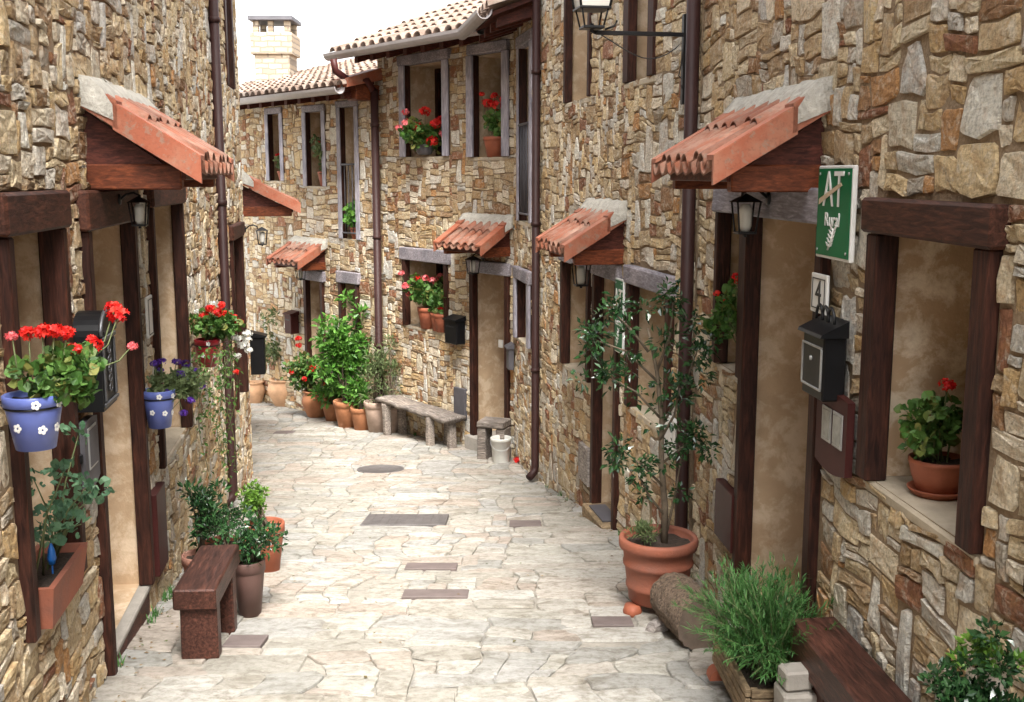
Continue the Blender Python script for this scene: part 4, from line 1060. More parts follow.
cloud(m, cl, 1600, .046, .022, 8, up=.05, droop=.15); m.build('foliage', M['leaf_dark'], t, recalc=False)
m = MB(); cl = clumps_in((-.09, -.05, .40), (.075, .07, .08), 12, .035, 4); cloud(m, cl, 420, .03, .008, 9, up=.7); m.build('small_herb', M['leaf_olive'], t, recalc=False)

def slog(loc, d, r, L, label):
    t = thing('log', label, 'log', loc); d = Vector(d).normalized()
    a_ = d.orthogonal().normalized(); b_ = d.cross(a_); V = []; F = []; S = 40; N = 14
    for i in range(N + 1):
        for k_ in range(S):
            an = 2 * PI * k_ / S; q = 1 + .06 * noise.noise(Vector((math.cos(an) * 1.2, math.sin(an) * 1.2, i * .3))) + .09 * noise.noise(Vector((math.cos(an) * 5, math.sin(an) * 5, i * .8))) - .05 * abs(math.sin(an * 9))
            V.append(a_ * math.cos(an) * r * q + b_ * math.sin(an) * r * q + d * (i / N - .5) * L)
    for i in range(N):
        for k_ in range(S): F.append((i * S + k_, i * S + (k_ + 1) % S, (i + 1) * S + (k_ + 1) % S, (i + 1) * S + k_))
    m = MB(); m.raw(V, F, True); m.build('bark', M['bark'], t)
    for e_, rr in ((0, -.5), (N, .5)):
        m = MB(); ring = V[e_ * S:(e_ + 1) * S]; c = d * rr * L; V2 = [c - d * rr * .02] + [c + (p - c) * .99 for p in ring]
        m.raw(V2, [(0, 1 + k_, 1 + (k_ + 1) % S) for k_ in range(S)], True); m.build('cut_end', M['cut'], t)
    return t
slog((.835, 5.02, gz(5.0) + .125), (.18, -.95, .05), .125, .42, 'short thick log with rough bark lying beside the terracotta pot')
t = thing('wooden_wedge', 'small pale wooden wedge on the paving in front of the log', 'wood chock', (.70, 5.10, gz(5.1)), R(35))
m = MB(); m.prism([(-.05, 0), (.05, 0), (.05, .055), (-.03, .035)], 1, -.03, .03); m.build('wedge', M['log_wood'], t)

# slatted planter with lavender
px0, px1, py0, py1 = .86, 1.09, 3.84, 4.40; zt_ = -1.865; zb_ = gz(4.1) + .045
t = thing('wooden_planter', 'slatted wooden planter box with a big feathery green bush', 'planter', ((px0 + px1) / 2, (py0 + py1) / 2, zb_ - .045), R(2))
m = MB(); hw, hl = (px1 - px0) / 2, (py1 - py0) / 2; H = zt_ - zb_; rng = random.Random(3)
for i in range(4):
    z0_ = .045 + H * i / 4 + .002; z1_ = .045 + H * (i + 1) / 4 - .003
    for sx_ in (-1, 1): m.box(sx_ * hw - .010, sx_ * hw + .010, -hl, hl, z0_, z1_, .003, jit=.0015, rng=rng)
    for sy_ in (-1, 1): m.box(-hw + .011, hw - .011, sy_ * hl - .012, sy_ * hl + .008, z0_, z1_, .003, jit=.0015, rng=rng)
for sx_ in (-1, 1):
    for sy_ in (-1, 1): m.box(sx_ * (hw - .03) - .015, sx_ * (hw - .03) + .015, sy_ * (hl - .03) - .015, sy_ * (hl - .03) + .015, .02, .03 + H, .003)
m.build('box', M['planter_wood'], t)
m = MB(); m.box(-hw + .012, hw - .012, -hl + .014, hl - .014, .045 + H * .5, .045 + H - .03, 0); m.build('soil', M['soil'], t)
for i, (x, y) in enumerate(((-hw - .005, hl - .06), (hw - .03, hl - .06), (-hw + .02, -hl + .06), (hw - .03, -hl + .06))):
    m = MB(); m.prism([(.035 * math.cos(PI * q / 8), .045 * math.sin(PI * q / 8)) for q in range(9)], 1, y - .035, y + .035, T=Matrix.Translation((x, 0, 0))); m.build('clay_foot', M['terra'], t)
m = MB(); rng = random.Random(17); V = []; F = []
def blade(V, F, p, d, L, w, bend=.2):
    s_ = d.cross(Vector((0, 0, 1))); s_ = (s_ if s_.length > .1 else Vector((1, 0, 0))).normalized()
    b = len(V); mid = p + d * L * .5; tip = p + d * L + Vector((0, 0, -bend * L * .4))
    V += [p - s_ * w * .5, p + s_ * w * .5, mid + s_ * w * .5, mid - s_ * w * .5, tip]; F += [(b, b + 1, b + 2, b + 3), (b + 3, b + 2, b + 4)]
stems = []
for i in range(420):
    q = rdir(rng, .35); q.z = max(abs(q.z), .32); base = Vector((rng.uniform(-.08, .08), rng.uniform(-.2, .2), .045 + H * .9))
    rr = Vector((q.x * .25, q.y * .36 , q.z * .34)); L = rng.uniform(.62, 1.08)
    tip = base * 1 + rr * L + Vector((0, 0, .05)); mid = base + rr * L * .55 + Vector((0, 0, .07)); stems.append((base, mid, tip))
    for k_ in range(26):
        f_ = rng.uniform(.25, 1.0); p = (base.lerp(mid, f_ * 2) if f_ < .5 else mid.lerp(tip, f_ * 2 - 1))
        ax = (tip - mid).normalized(); d = (ax + rdir(rng) * .75).normalized(); blade(V, F, p, d, rng.uniform(.025, .045), .004)
m.raw(V, F, False); m.build('foliage', M['leaf_lav'], t, recalc=False)
m = MB()
for s_ in stems[::3]: m.tube(s_, [.003, .0025, .0012], 4)
m.build('stems', M['stem'], t)

# dark red bench on the right
t = thing('wooden_bench', 'heavy red-brown timber bench against the right wall, bottom right', 'bench', (1.155, 3.2, gz(3.2)), R(4.1))
m = MB(); z_ = -1.605 - gz(3.2); rng = random.Random(4); m.box(-.085, .085, -.68, .68, z_ - .15, z_, .008, jit=.003, rng=rng); m.build('seat', M['bench_wood'], t)
for y_ in (-.45, .45):
    m = MB(); m.box(-.06, .07, y_ - .07, y_ + .07, -.05, z_ - .152, .006); m.build('leg', M['bench_wood'], t)
t = thing('concrete_block', 'small pale concrete block on top of another at the bench end', 'block', (1.00, 3.70, -1.79), R(8)); t['group'] = 'blocks by the bench'
m = MB(); m.box(-.05, .05, -.045, .045, 0, .075, .008, jit=.004, rng=rng); m.build('block', M['concrete'], t)
t = thing('concrete_block', 'larger lower concrete block carrying the small one, beside the planter', 'block', (1.01, 3.70, gz(3.7) - .03), R(3)); t['group'] = 'blocks by the bench'
m = MB(); m.box(-.065, .075, -.07, .06, 0, -1.782 - gz(3.7) + .02, .008, jit=.003, rng=rng); m.build('block', M['concrete'], t)

# dark shrub bottom right
t = thing('potted_shrub', 'dark glossy shrub at the bottom right corner beside the bench', 'potted plant', (1.14, 2.50, gz(2.50) + .09))
pot(t, .15, .30, M['terra'], 'plain')
m = MB(); cl = clumps_in((0, .02, .47), (.16, .15, .16), 30, .05, 7); cl += [(Vector((.01, .02, .68)), .035), (Vector((-.1, .05, .56)), .04)]; cloud(m, cl, 4200, .025, .015, 5, up=.25); m.build('foliage', M['leaf_dark'], t, recalc=False)
m = MB(); cl = clumps_in((.02, .03, .62), (.09, .09, .05), 7, .022, 12); cloud(m, cl, 260, .024, .014, 6, up=.4); m.build('young_shoots', M['leaf_box'], t, recalc=False)
m = MB(); rng = random.Random(3)
for i in range(9): a_ = i * .7; m.tube([(.02 * math.cos(a_), .02 * math.sin(a_), .26), (.06 * math.cos(a_), .06 * math.sin(a_), .42), (.10 * math.cos(a_), .10 * math.sin(a_), .55)], [.006, .004, .002], 5)
m.build('stems', M['twig'], t)

# window geraniums on the right
p = RA.pt(3.54, -.145, -1.045)
geranium('red geranium in a shallow terracotta bowl on the nearest right window sill', p, .098, .115, M['terra'], 'bowl', (-.03, .02, .23), (.115, .11, .11), 560,
         [(.0, -.02, .375, .028), (-.045, .0, .27, .008)], seed=21, saucer=True, L=.034, clump=.04, leafm='leaf_ger')
p = RA.pt(5.40, -.06, -.985)
geranium('red geranium on the small sill beside the nearest right door', p, .075, .13, M['terra'], 'plain', (-.10, .12, .32), (.09, .10, .13), 260,
         [(-.10, -.02, .50, .024), (-.08, .03, .47, .02), (-.16, .14, .40, .020), (-.12, .10, .37, .014)], seed=22, L=.042, clump=.045)

# corner-house geraniums
p = RC.pt(13.47, .02, .24)
geranium('big pink-red geraniums filling the left upper window of the corner house', p, .12, .12, M['slate'], 'bowl', (.0, -.02, .24), (.22, .17, .15), 420,
         [(-.20, -.08, .36, .075, 'petal_pink'), (.02, -.10, .50, .075, 'petal_red'), (.14, -.12, .36, .075), (.24, -.12, .24, .07, 'petal_pink'), (.10, -.14, .16, .075), (-.22, -.02, .50, .05, 'petal_pink'), (-.08, -.08, .33, .07), (.22, -.1, .40, .07, 'petal_red'), (-.30, .0, .32, .05, 'petal_pink')], seed=31, L=.075, clump=.08, leafm='leaf_ger')
p = RC.pt(12.42, -.06, .20)
geranium('red geranium in a terracotta pot in the right upper window of the corner house', p, .125, .22, M['terra'], 'plain', (.04, -.02, .34), (.15, .13, .12), 300,
         [(-.08, 0, .58, .07), (.02, -.05, .55, .08), (.10, -.03, .62, .06), (-.14, 0, .68, .035), (.13, 0, .50, .06), (0, 0, .66, .05)], seed=32, L=.065, clump=.07)
p = RC.pt(12.24, -.10, .20)
geranium('small second pot at the right edge of the upper window of the corner house', p, .09, .20, M['terra'], 'plain', (0, 0, .30), (.08, .08, .10), 150, [(0, 0, .46, .05)], seed=33, L=.06, clump=.06)
p = RC.pt(13.52, -.04, -1.86)
geranium('pink and red geraniums in the lower window of the corner house', p, .13, .26, M['terra'], 'plain', (-.04, 0, .44), (.27, .15, .15), 480,
         [(-.26, -.02, .52, .06, 'petal_pink'), (-.32, .0, .68, .045, 'petal_pink'), (-.22, 0, .42, .05, 'petal_pink'), (-.02, -.05, .62, .055, 'petal_pink'), (.08, -.06, .60, .06, 'petal_pink'), (-.12, -.04, .62, .05, 'petal_red'), (.16, 0, .64, .05, 'petal_pink')], seed=34, L=.07, clump=.08)
for y_, l_, s_ in ((13.31, 'terracotta pot of red geranium on the lower sill, nearer the door', 35), (13.22, 'second terracotta pot on the lower sill, against the right post', 36)):
    p = RC.pt(y_, -.02 if s_ == 35 else .0, -1.86)
    geranium(l_, p, .10, .22, M['terra'], 'plain', (0, 0, .36), (.10, .09, .14), 190, [(.05, -.04, .44, .06), (0, -.02, .30, .05)] if s_ == 36 else [(0, -.03, .28, .045)], seed=s_, L=.06, clump=.06)
p = RD.pt(15.46, -.08, -.15)
geranium('yellowing plant with red blooms in the middle upper window of the farthest house', p, .10, .20, M['terra'], 'plain', (0, 0, .42), (.13, .12, .26), 260, [(-.08, 0, .62, .05), (-.04, 0, .40, .05)], seed=37, L=.07, clump=.07, leafm='leaf_olive')
p = RD.pt(16.42, -.08, -.08)
geranium('small orange-red plant in the left upper window of the farthest house', p, .09, .14, M['terra'], 'plain', (0, 0, .28), (.13, .12, .14), 160, [(-.06, 0, .36, .05), (.05, 0, .30, .05)], seed=38, L=.06, clump=.06, leafm='leaf_olive')
p = RD.pt(14.80, -.06, -.84)
geranium('bright green plant behind the railing of the tall window of the farthest house', p, .09, .16, M['terra'], 'plain', (0, 0, .32), (.12, .10, .16), 220, [], seed=39, L=.07, clump=.07, leafm='leaf_lush')

# ================================================================== left side
p = LA.pt(3.24, .125, -.81)
geranium('red geraniums in a blue pot painted with white flowers, hung by the left window', p, .087, .165, M['blue_pot'], 'plain', (.045, .13, .195), (.10, .20, .06), 900,
         [(.0, .0, .345, .030), (.035, .02, .350, .030), (.065, .03, .350, .028), (.09, .06, .340, .028), (.105, .07, .29, .024), (-.04, -.02, .34, .020, 'petal_pink'), (.12, .42, .35, .036), (.10, .44, .37, .032), (.09, .28, .27, .028), (.07, .30, .285, .022), (.16, .42, .245, .020, 'petal_pink')], seed=41, L=.036, hanger=(-.11, .0), clump=.05)
root = bpy.data.objects['potted_geranium']
def daisies(parent, r, h, spots, name='painted_flower'):
    for a_, zf in spots:
        m = MB(); rr = r * (.66 + .27 * min(1, zf / .78)) if zf < .8 else r
        q = Vector((math.cos(a_), math.sin(a_), 0)); t_ = Vector((-q.y, q.x, 0))
        V = []; F = []
        for k_ in range(5):
            an = 2 * PI * k_ / 5; c = q * (rr + .004) + (t_ * math.cos(an) + Vector((0, 0, 1)) * math.sin(an)) * .0085 + Vector((0, 0, h * zf)); b = len(V); V.append(c + q * .001)
            for j in range(7): e_ = 2 * PI * j / 7; V.append(c + (t_ * math.cos(e_) + Vector((0, 0, 1)) * math.sin(e_)) * .0062)
            for j in range(7): F.append((b, b + 1 + j, b + 1 + (j + 1) % 7))
        m.raw(V, F); m.build(name, M['white'], parent, recalc=False)
bp = [o for o in bpy.data.objects if o.get('label', '').startswith('red geraniums in a blue pot')][0]
daisies(bp, .087, .165, [(R(-62), .88), (R(-105), .45), (R(-50), .40), (R(-15), .86), (R(-150), .86), (R(-10), .4)])
p = LA.pt(5.42, .10, -1.245)
g2 = geranium('purple petunias in a dotted blue pot hung beside the left door', p, .082, .19, M['blue_pot'], 'plain', (.07, .14, .21), (.14, .20, .085), 900,
         [(-.01, .0, .32, .024), (.02, .02, .33, .024), (.06, .12, .31, .025), (.10, .05, .26, .025), (.14, .08, .22, .028), (.09, .18, .29, .025), (.13, .20, .25, .022), (.15, .03, .13, .025), (.16, .2, .17, .022), (.05, .0, .18, .020), (.12, .0, .07, .024), (.0, .05, .28, .02)], leafm='leaf_olive', petal='petal_purple', seed=42, L=.03, hanger=(-.10, .0), clump=.045)
daisies(g2, .082, .19, [(R(-70), .88), (R(-100), .45), (R(-50), .42), (R(-20), .86), (R(-8), .4)], 'painted_dot')
p = LA.pt(7.15, .115, -1.235)
g3 = geranium('bright red geraniums in a red pot on the left wall, white blooms beside it', p, .082, .18, M['red_pot'], 'plain', (.05, .03, .265), (.15, .17, .065), 520,
         [(.04, -.04, .385, .035), (.09, -.04, .36, .038), (.02, .0, .375, .034), (.13, .0, .34, .038), (.17, .03, .31, .038), (.20, .05, .28, .034), (.0, -.05, .34, .03), (.10, .02, .40, .03), (-.06, 0, .36, .02, 'petal_white'), (.02, .1, .40, .025, 'petal_white'),
          (.20, .08, .16, .038, 'petal_white'), (.24, .10, .20, .036, 'petal_white'), (.17, .04, .18, .034, 'petal_white'), (.20, .12, .12, .035, 'petal_white'), (.23, .16, .08, .03, 'petal_white'), (.17, .1, .05, .028, 'petal_white'), (.22, .2, .14, .028, 'petal_white'), (.15, .12, -.06, .025)], seed=43, L=.045, hanger=(-.12, .0), clump=.055)
daisies(g3, .082, .18, [(R(-70), .88), (R(-100), .45), (R(-35), .42)], 'painted_dot')
m = MB(); rng = random.Random(9); cl = []
tr = MB()
for i in range(9):
    x0_, y0_ = rng.uniform(-.02, .20), rng.uniform(-.35, .25); z0_ = .12; L_ = rng.uniform(.35, 1.0); pts = []
    for k_ in range(9):
        f_ = k_ / 8; q = Vector((x0_ + .04 * math.sin(f_ * 5 + i) , y0_ + .03 * math.cos(f_ * 4 + i * 2), z0_ - L_ * f_)); pts.append(q); cl.append((q, .035 * (1 - .4 * f_)))
    tr.tube(pts, .002, 4)
cloud(m, cl, 620, .032, .018, 77, up=-.1, droop=.3); m.build('trailing_foliage', M['leaf_ger'], g3, recalc=False); tr.build('trailing_stems', M['stem'], g3)

# long planter in the first left window
t = thing('window_planter', 'long terracotta planter with a leggy blue-green plant on the first left sill', 'planter', LA.pt(3.72, -.01, -1.498), LA.rot() + PI)
m = MB(); m.raw([(-.21, -.07, 0), (.21, -.07, 0), (.21, .07, 0), (-.21, .07, 0), (-.24, -.09, .15), (.24, -.09, .15), (.24, .09, .15), (-.24, .09, .15), (-.22, -.07, .15), (.22, -.07, .15), (.22, .07, .15), (-.22, .07, .15), (-.2, -.055, .12), (.2, -.055, .12), (.2, .055, .12), (-.2, .055, .12)],
            [(0, 1, 2, 3), (0, 1, 5, 4), (1, 2, 6, 5), (2, 3, 7, 6), (3, 0, 4, 7), (4, 5, 9, 8), (5, 6, 10, 9), (6, 7, 11, 10), (7, 4, 8, 11), (8, 9, 13, 12), (9, 10, 14, 13), (10, 11, 15, 14), (11, 8, 12, 15)])
m.build('trough', M['terra_old'], t)
m = MB(); m.raw([(-.21, -.06, .125), (.21, -.06, .125), (.21, .06, .125), (-.21, .06, .125)], [(0, 1, 2, 3)]); m.build('soil', M['soil'], t)
m = MB(); s_ = MB(); rng = random.Random(15); cl = []
for i in range(11):
    b_ = Vector((rng.uniform(-.16, .16), 0, .12)); e_ = b_ + Vector((rng.uniform(-.18, .12), rng.uniform(-.20, .04), rng.uniform(.10, .46)))
    md = b_.lerp(e_, .5) + Vector((0, .0, .06)); s_.tube([b_, md, e_], [.004, .003, .002], 5); cl += [(e_, .045), (md, .025)]
cloud(m, cl, 210, .034, .032, 16, up=.3); m.build('foliage', M['leaf_blue'], t, recalc=False); s_.build('stems', M['stem'], t)
m = MB(); m.lathe([(.010, 0), (.016, .02), (.012, .05), (.004, .075)], 10, T=Matrix.Translation((-.02, -.03, .16))); m.tube([(-.02, -.03, .10), (-.02, -.03, .165)], .003, 5); m.build('plant_stake', M['blue_toy'], t)

# little bench on the left
t = thing('wooden_bench', 'small dark timber bench with block legs against the left wall', 'bench', (-1.412, 4.93, gz(4.93)), R(4))
m = MB(); z_ = -1.79 - gz(4.93); rng = random.Random(8); m.box(-.095, .095, -.30, .30, z_ - .095, z_, .007, jit=.003, rng=rng); m.build('seat', M['bench_wood'], t)
m = MB(); m.box(-.075, .085, -.265, -.185, -.02 + gz(4.7) - gz(4.93) + .02, z_ - .0965, .006, jit=.003, rng=rng); m.build('leg', M['bench_wood'], t)
m = MB(); m.box(-.075, .085, .14, .22, -.05, z_ - .0965, .006, jit=.003, rng=rng); m.build('leg', M['bench_wood'], t)

def potted(name, label, x, y, r, h, mat, style, cl, n, L, w, lm, seed, flowers=(), up=.25, stems=8, group=None, petal='petal_red'):
    t = thing(name, label, 'potted plant', (x, y, gz(y) - .004), 0, group)
    pot(t, r, h, M[mat], style)
    if cl:
        m = MB(); cloud(m, cl, n, L, w, seed, up=up); m.build('foliage', M[lm], t, recalc=False)
        s_ = MB(); rng = random.Random(seed)
        for c, _ in cl[:stems]:
            c = Vector(c); s_.tube([(rng.uniform(-.3, .3) * r, rng.uniform(-.3, .3) * r, h * .86), (c.x * .5, c.y * .5, h + (c.z - h) * .55), tuple(c)], [.006, .005, .002], 5)
        s_.build('stems', M['twig'], t)
    for i, f in enumerate(flowers): flower_head(t, f[:3], f[3], M[f[4] if len(f) > 4 else petal], seed * 9 + i)
    return t
potted('potted_shrub', 'dark shrub in a tall brown pot just behind the left bench', -1.345, 5.42, .085, .29, 'brown_pot', 'plain', clumps_in((.01, -.0, .38), (.15, .14, .12), 26, .05, 51), 950, .034, .018, 'leaf_dark', 51)
potted('potted_shrub', 'round clipped box bush in a terracotta pot, outermost of the left pots', -1.485, 6.42, .118, .31, 'terra', 'plain', clumps_in((-.06, 0, .44), (.08, .085, .08), 24, .038, 52), 1000, .026, .017, 'leaf_box', 52)
potted('potted_shrub', 'leafy sprigs in a wide terracotta pot between the left wall and the box bush', -1.66, 6.15, .13, .24, 'terra', 'plain', clumps_in((.0, 0, .36), (.13, .13, .10), 16, .045, 53), 460, .04, .014, 'leaf_dark', 53)
potted('potted_shrub', 'tall thin dark plant in a terracotta pot tight against the left wall', -1.70, 5.80, .10, .24, 'terra_dark', 'plain', clumps_in((.04, -.02, .48), (.12, .12, .22), 26, .045, 54), 800, .045, .017, 'leaf_dark', 54, up=.5)

# ================================================================== far pots
G = 'terracotta pots along the far wall'
potted('potted_climber', 'pale bulbous terracotta pot with a sparse tall climber, farthest left of the row', -3.47, 16.60, .25, .42, 'terra_pale', 'bulb',
       clumps_in((-.02, .1, 1.0), (.36, .22, .75), 40, .13, 61), 1500, .085, .04, 'leaf_olive', 61, up=.3, group=G, stems=16)
potted('empty_pot', 'small pale pot half hidden behind the farthest bulbous pot', -3.98, 16.9, .15, .34, 'terra_pale', 'bulb', None, 0, 0, 0, 'leaf_olive', 60, group=G)
potted('potted_geranium', 'round terracotta pot with red flowers, second in the far row', -2.77, 15.38, .20, .38, 'terra_orange', 'bulb',
       clumps_in((-.10, 0, .62), (.30, .22, .28), 32, .12, 62), 900, .075, .055, 'leaf_ger', 62, [(-.30, -.1, .66, .06), (.0, -.2, .72, .07), (-.12, -.2, .58, .05), (.16, -.2, .76, .06), (.20, -.2, .50, .06), (-.22, 0, 1.12, .05), (-.22, 0, 1.02, .05)], group=G)
potted('potted_plant', 'low small pot tucked between the two larger ones under the tall green plant', -2.47, 15.0, .15, .26, 'terra_orange', 'plain', clumps_in((.0, 0, .40), (.2, .18, .2), 16, .09, 63), 420, .09, .05, 'leaf_lush', 63, group=G)
potted('potted_plant', 'tallest lush green plant in a terracotta pot in the middle of the far row', -2.18, 14.42, .19, .36, 'terra_orange', 'plain',
       clumps_in((-.05, .1, 1.0), (.38, .25, .60), 40, .13, 64) + [((.02, .1, 1.68), .10), ((-.35, .05, .8), .14), ((.18, .1, 1.5), .10)], 2000, .10, .055, 'leaf_lush', 64, up=.1, group=G, stems=20)
potted('potted_plant', 'smaller terracotta pot in front of the tall green plant', -1.96, 14.16, .145, .30, 'terra_orange', 'plain', clumps_in((-.02, .05, .46), (.16, .14, .18), 14, .08, 65), 320, .09, .04, 'leaf_lush', 65, group=G)
potted('potted_plant', 'lime-stained pot with a wispy olive-green plant beside the rustic bench', -1.74, 14.02, .17, .40, 'terra_grey', 'plain',
       clumps_in((.0, .0, .78), (.24, .2, .38), 30, .09, 66), 760, .07, .018, 'leaf_olive', 66, up=.6, group=G, stems=14)
potted('potted_plant', 'narrow stained pot wedged between the wispy plant and the bench', -1.55, 13.93, .12, .34, 'terra_grey', 'plain', clumps_in((.05, .1, .8), (.14, .14, .45), 16, .07, 67), 360, .06, .016, 'leaf_olive', 67, up=.6, group=G)

# rustic bench by the corner house
t = thing('rustic_bench', 'rustic bench of a grey gnarled plank on stub legs outside the corner house', 'bench', (-1.13, 13.27, gz(13.27)), math.atan2(-.95, .713))
m = MB(); V = []; F = []; N = 26; rng = random.Random(6)
for i in range(N + 1):
    x = -.78 + 1.56 * i / N; w0 = .17 + .045 * noise.noise(Vector((x * 3, 1, 0))) + .02 * noise.noise(Vector((x * 9, 1, 0))); w1 = .17 + .05 * noise.noise(Vector((x * 3, 7, 0))) + .02 * noise.noise(Vector((x * 9, 5, 0)))
    zt = .43 + .02 * noise.noise(Vector((x * 2.5, 3, 0))); th = .06 + .03 * noise.noise(Vector((x * 4, 9, 0)))
    V += [(x, -w0, zt - .02), (x, -w0 * .8, zt), (x, 0, zt + .008), (x, w1 * .8, zt), (x, w1, zt - .02), (x, w1 * .85, zt - th), (x, 0, zt - th - .02), (x, -w0 * .85, zt - th)]
for i in range(N):
    for k_ in range(8): F.append((i * 8 + k_, i * 8 + (k_ + 1) % 8, i * 8 + 8 + (k_ + 1) % 8, i * 8 + 8 + k_))
F += [tuple(range(8)), tuple(N * 8 + k_ for k_ in range(8))]
m.raw(V, F, True); m.build('seat', M['plank_wood'], t)
for x, y in ((-.60, -.11), (-.60, .11), (.42, -.11), (.45, .12), (.70, .0)):
    m = MB(); dz = gz(13.27 - .8 * x) - gz(13.27); m.box(x - .042, x + .042, y - .042, y + .042, dz - .02, .37, .012, jit=.012, rng=rng); m.build('leg', M['plank_wood'], t)
t = thing('wooden_stool', 'block-like grey wooden stool at the corner house doorstep', 'stool', (-.20, 12.02, gz(12.0)), R(-20))
m = MB(); m.box(-.16, .16, -.13, .13, .36, .44, .012, jit=.006, rng=rng); m.build('seat', M['plank_wood'], t)
for x in (-.11, .11):
    m = MB(); m.box(x - .05, x + .05, -.11, .11, -.02, .358, .01, jit=.005, rng=rng); m.build('leg', M['plank_wood'], t)
t = thing('bucket', 'white plastic bucket in front of the grey wooden stool', 'bucket', (-.12, 11.78, gz(11.78)))
m = MB(); m.lathe([(.088, 0), (.092, .01), (.108, .24), (.116, .245), (.116, .275), (.112, .28), (.104, .275), (.102, .24), (.084, .02), (.0001, .02)], 24); m.build('body', M['bucket'], t)
m = MB(); m.tube([(.115 * math.cos(PI * q / 12), -.06 - .05 * math.sin(PI * q / 12), .25 - .10 * math.sin(PI * q / 12)) for q in range(13)], .003, 5); m.build('handle', M['silver'], t)
t = thing('fallen_blossom', 'red blossom lying on the paving right of the white bucket', 'flower', (.055, 11.72, gz(11.72)))
flower_head(t, (0, 0, .035), .045, M['petal_red'], 5)

# ================================================================== covers let into the paving
def cover(x0, x1, y0, y1, label, mat='brown_cover', rnd=False, rot=0):
    cx, cy = (x0 + x1) / 2, (y0 + y1) / 2; zz = gz(cy); w, h = (x1 - x0) / 2, (y1 - y0) / 2
    t = thing('drain_cover', label, 'drain cover', (cx, cy, zz), rot, 'covers in the paving')
    sl = (gz(cy + .1) - gz(cy - .1)) / .2; T = Matrix(((1, 0, 0, 0), (0, 1, 0, 0), (0, sl, 1, .0035 + .014 * noise.noise(Vector((cx * .9, cy * .9, 3)))), (0, 0, 0, 1)))
    m = MB(); m.M = T
    if rnd:
        m.lathe([(w, -.02), (w, .002), (w - .02, .004), (w - .022, .001), (.0001, .002)], 32)
    else:
        m.box(-w, w, -h, h, -.03, .002, .003)
    m.build('lid', M[mat], t)
    if not rnd and w > .2:
        m = MB(); m.M = T; nx_ = 9
        for i in range(nx_): m.box(-w + .03 + (2 * w - .06) * i / nx_, -w + .03 + (2 * w - .06) * (i + .6) / nx_, -h + .02, h - .02, .0021, .0050, 0)
        m.build('ribs', M[mat], t)
    return t
cover(-1.14, -.50, 8.02, 8.52, 'large rectangular iron cover in the middle of the lane', 'cast')
cover(-.02, .22, 7.96, 8.22, 'small square cover right of the large rectangular one')
cover(-1.64, -1.14, 11.15, 11.65, 'round iron manhole cover far up the lane', 'cast', True)
cover(-.66, -.34, 6.50, 6.68, 'farther of the two narrow brown strips in the lane')
cover(-.60, -.24, 5.74, 5.92, 'nearer of the two narrow brown strips in the lane')
cover(-1.34, -1.16, 4.84, 5.02, 'small dark square cover beside the left bench leg')
cover(.40, .60, 5.18, 5.34, 'small brown cover at the foot of the big terracotta pot')
cover(-3.05, -2.80, 13.8, 14.05, 'faint grey cover in front of the far pots')

# fallen leaves and weeds gathered along the wall bases
rng = random.Random(71); m = MB(); V = []; F = []
def litter(x, y):
    z = top_z(x, y) + .006; d = Vector((rng.uniform(-1, 1), rng.uniform(-1, 1), rng.uniform(-.1, .15))); leaf(V, F, Vector((x, y, z)), d, Vector((rng.uniform(-.3, .3), rng.uniform(-.3, .3), 1)), rng.uniform(.012, .03), rng.uniform(.008, .018))
for W_, ya, yb, cnt in ((RA, 2.6, 6.3, 90), (RB, 6.3, 10.6, 90), (RC, 12.1, 14.3, 60), (RD, 14.4, 17, 50), (LA, 3.5, 10.8, 160)):
    for _ in range(cnt):
        y = rng.uniform(ya, yb); q = W_.pt(y, .03 + abs(rng.gauss(0, .10)), 0); litter(q.x, q.y)
for _ in range(60): litter(rng.uniform(-1.5, 1.0), rng.uniform(4.3, 12))
m.raw(V, F, False); tag(m.build('fallen_leaves', leaf_mat('dry_leaf', [(.16, .10, .05), (.25, .17, .07), (.10, .06, .03), (.10, .14, .04)], .8, .1), recalc=False), 'scattered dry leaves along the foot of the walls', 'leaves', kind='stuff')
m = MB(); V = []; F = []
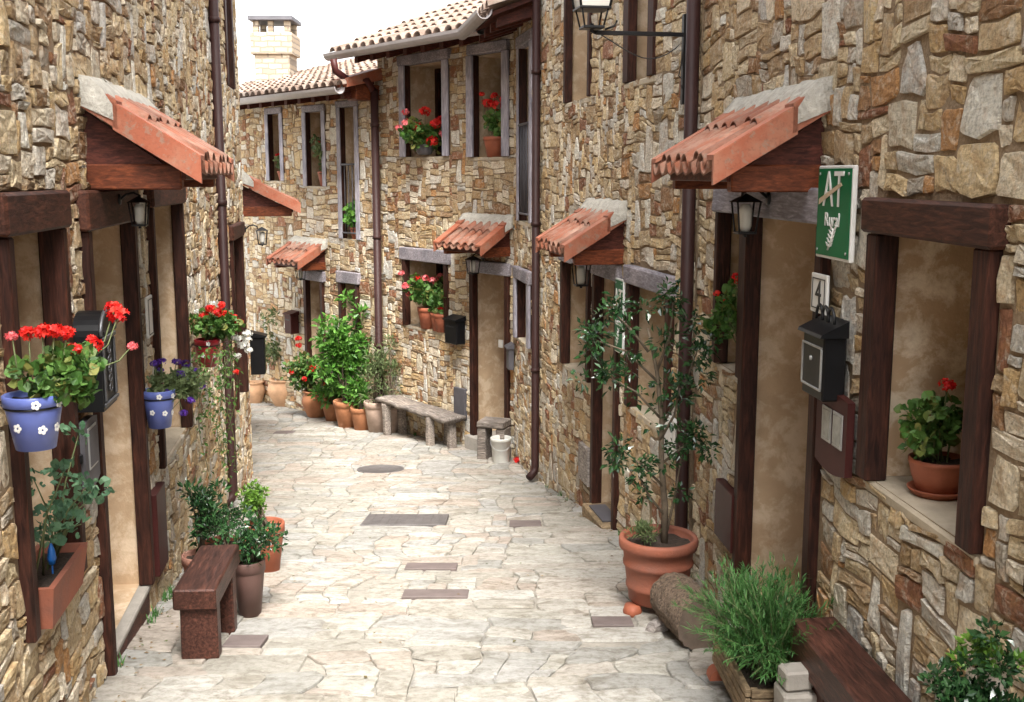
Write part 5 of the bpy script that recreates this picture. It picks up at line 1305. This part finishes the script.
for W_, ya, yb, cnt in ((RA, 3.4, 6.3, 7), (RB, 6.4, 10.5, 9), (RC, 12.1, 14.2, 5), (LA, 4.3, 10.8, 12)):
    for _ in range(cnt):
        y = rng.uniform(ya, yb); q = W_.pt(y, .045, gz(y))
        for _ in range(rng.randint(6, 16)):
            d = Vector((rng.uniform(-.6, .6), rng.uniform(-.6, .6), 1)).normalized(); blade(V, F, q + Vector((rng.uniform(-.02, .02), rng.uniform(-.03, .03), 0)), d, rng.uniform(.03, .08), .005, .5)
m.raw(V, F, False); tag(m.build('weeds', M['leaf_lav'], recalc=False), 'small green weeds growing where the walls meet the paving', 'weeds', kind='stuff')

# ================================================================== CAMERA, SKY, SUN
cam = bpy.data.cameras.new('camera'); co = bpy.data.objects.new('camera', cam); COL.objects.link(co)
cam.sensor_width = 36; cam.lens = 36 * 1110 / 1024; cam.clip_end = 1500; cam.clip_start = .05
co.location = (0, 0, 0); co.rotation_euler = (R(90 - 9), 0, 0); SC.camera = co
w = bpy.data.worlds.new('World'); SC.world = w; w.use_nodes = True; nt = w.node_tree
bg = nt.nodes['Background']; sky = nt.nodes.new('ShaderNodeTexSky'); sky.sky_type = 'NISHITA'; sky.sun_disc = False
EL, AZ = 57, 168          # azimuth measured clockwise from +Y
sky.sun_elevation = R(EL); sky.sun_rotation = R(AZ); sky.dust_density = 4; sky.air_density = 1.2; sky.ozone_density = 1
hs = nt.nodes.new('ShaderNodeHueSaturation'); hs.inputs['Saturation'].default_value = .12
nt.links.new(sky.outputs[0], hs.inputs['Color']); nt.links.new(hs.outputs[0], bg.inputs[0]); bg.inputs[1].default_value = .15
sun = bpy.data.lights.new('sun', 'SUN'); sun.energy = 2.4; sun.angle = R(24); sun.color = (1, .96, .9)
so = bpy.data.objects.new('sun', sun); COL.objects.link(so)
dv = Vector((math.sin(R(AZ)) * math.cos(R(EL)), math.cos(R(AZ)) * math.cos(R(EL)), math.sin(R(EL))))
so.rotation_euler = dv.to_track_quat('Z', 'Y').to_euler(); so.location = (0, 0, 12)
vs = SC.view_settings; vs.view_transform = 'Standard'; vs.look = 'None'; vs.gamma = 1; vs.exposure = 2.25; vs.use_curve_mapping = False
SC.render.engine = 'CYCLES'
try:
    SC.cycles.max_bounces = 4; SC.cycles.diffuse_bounces = 3; SC.cycles.glossy_bounces = 2; SC.cycles.transmission_bounces = 2; SC.cycles.transparent_max_bounces = 4
except Exception: pass
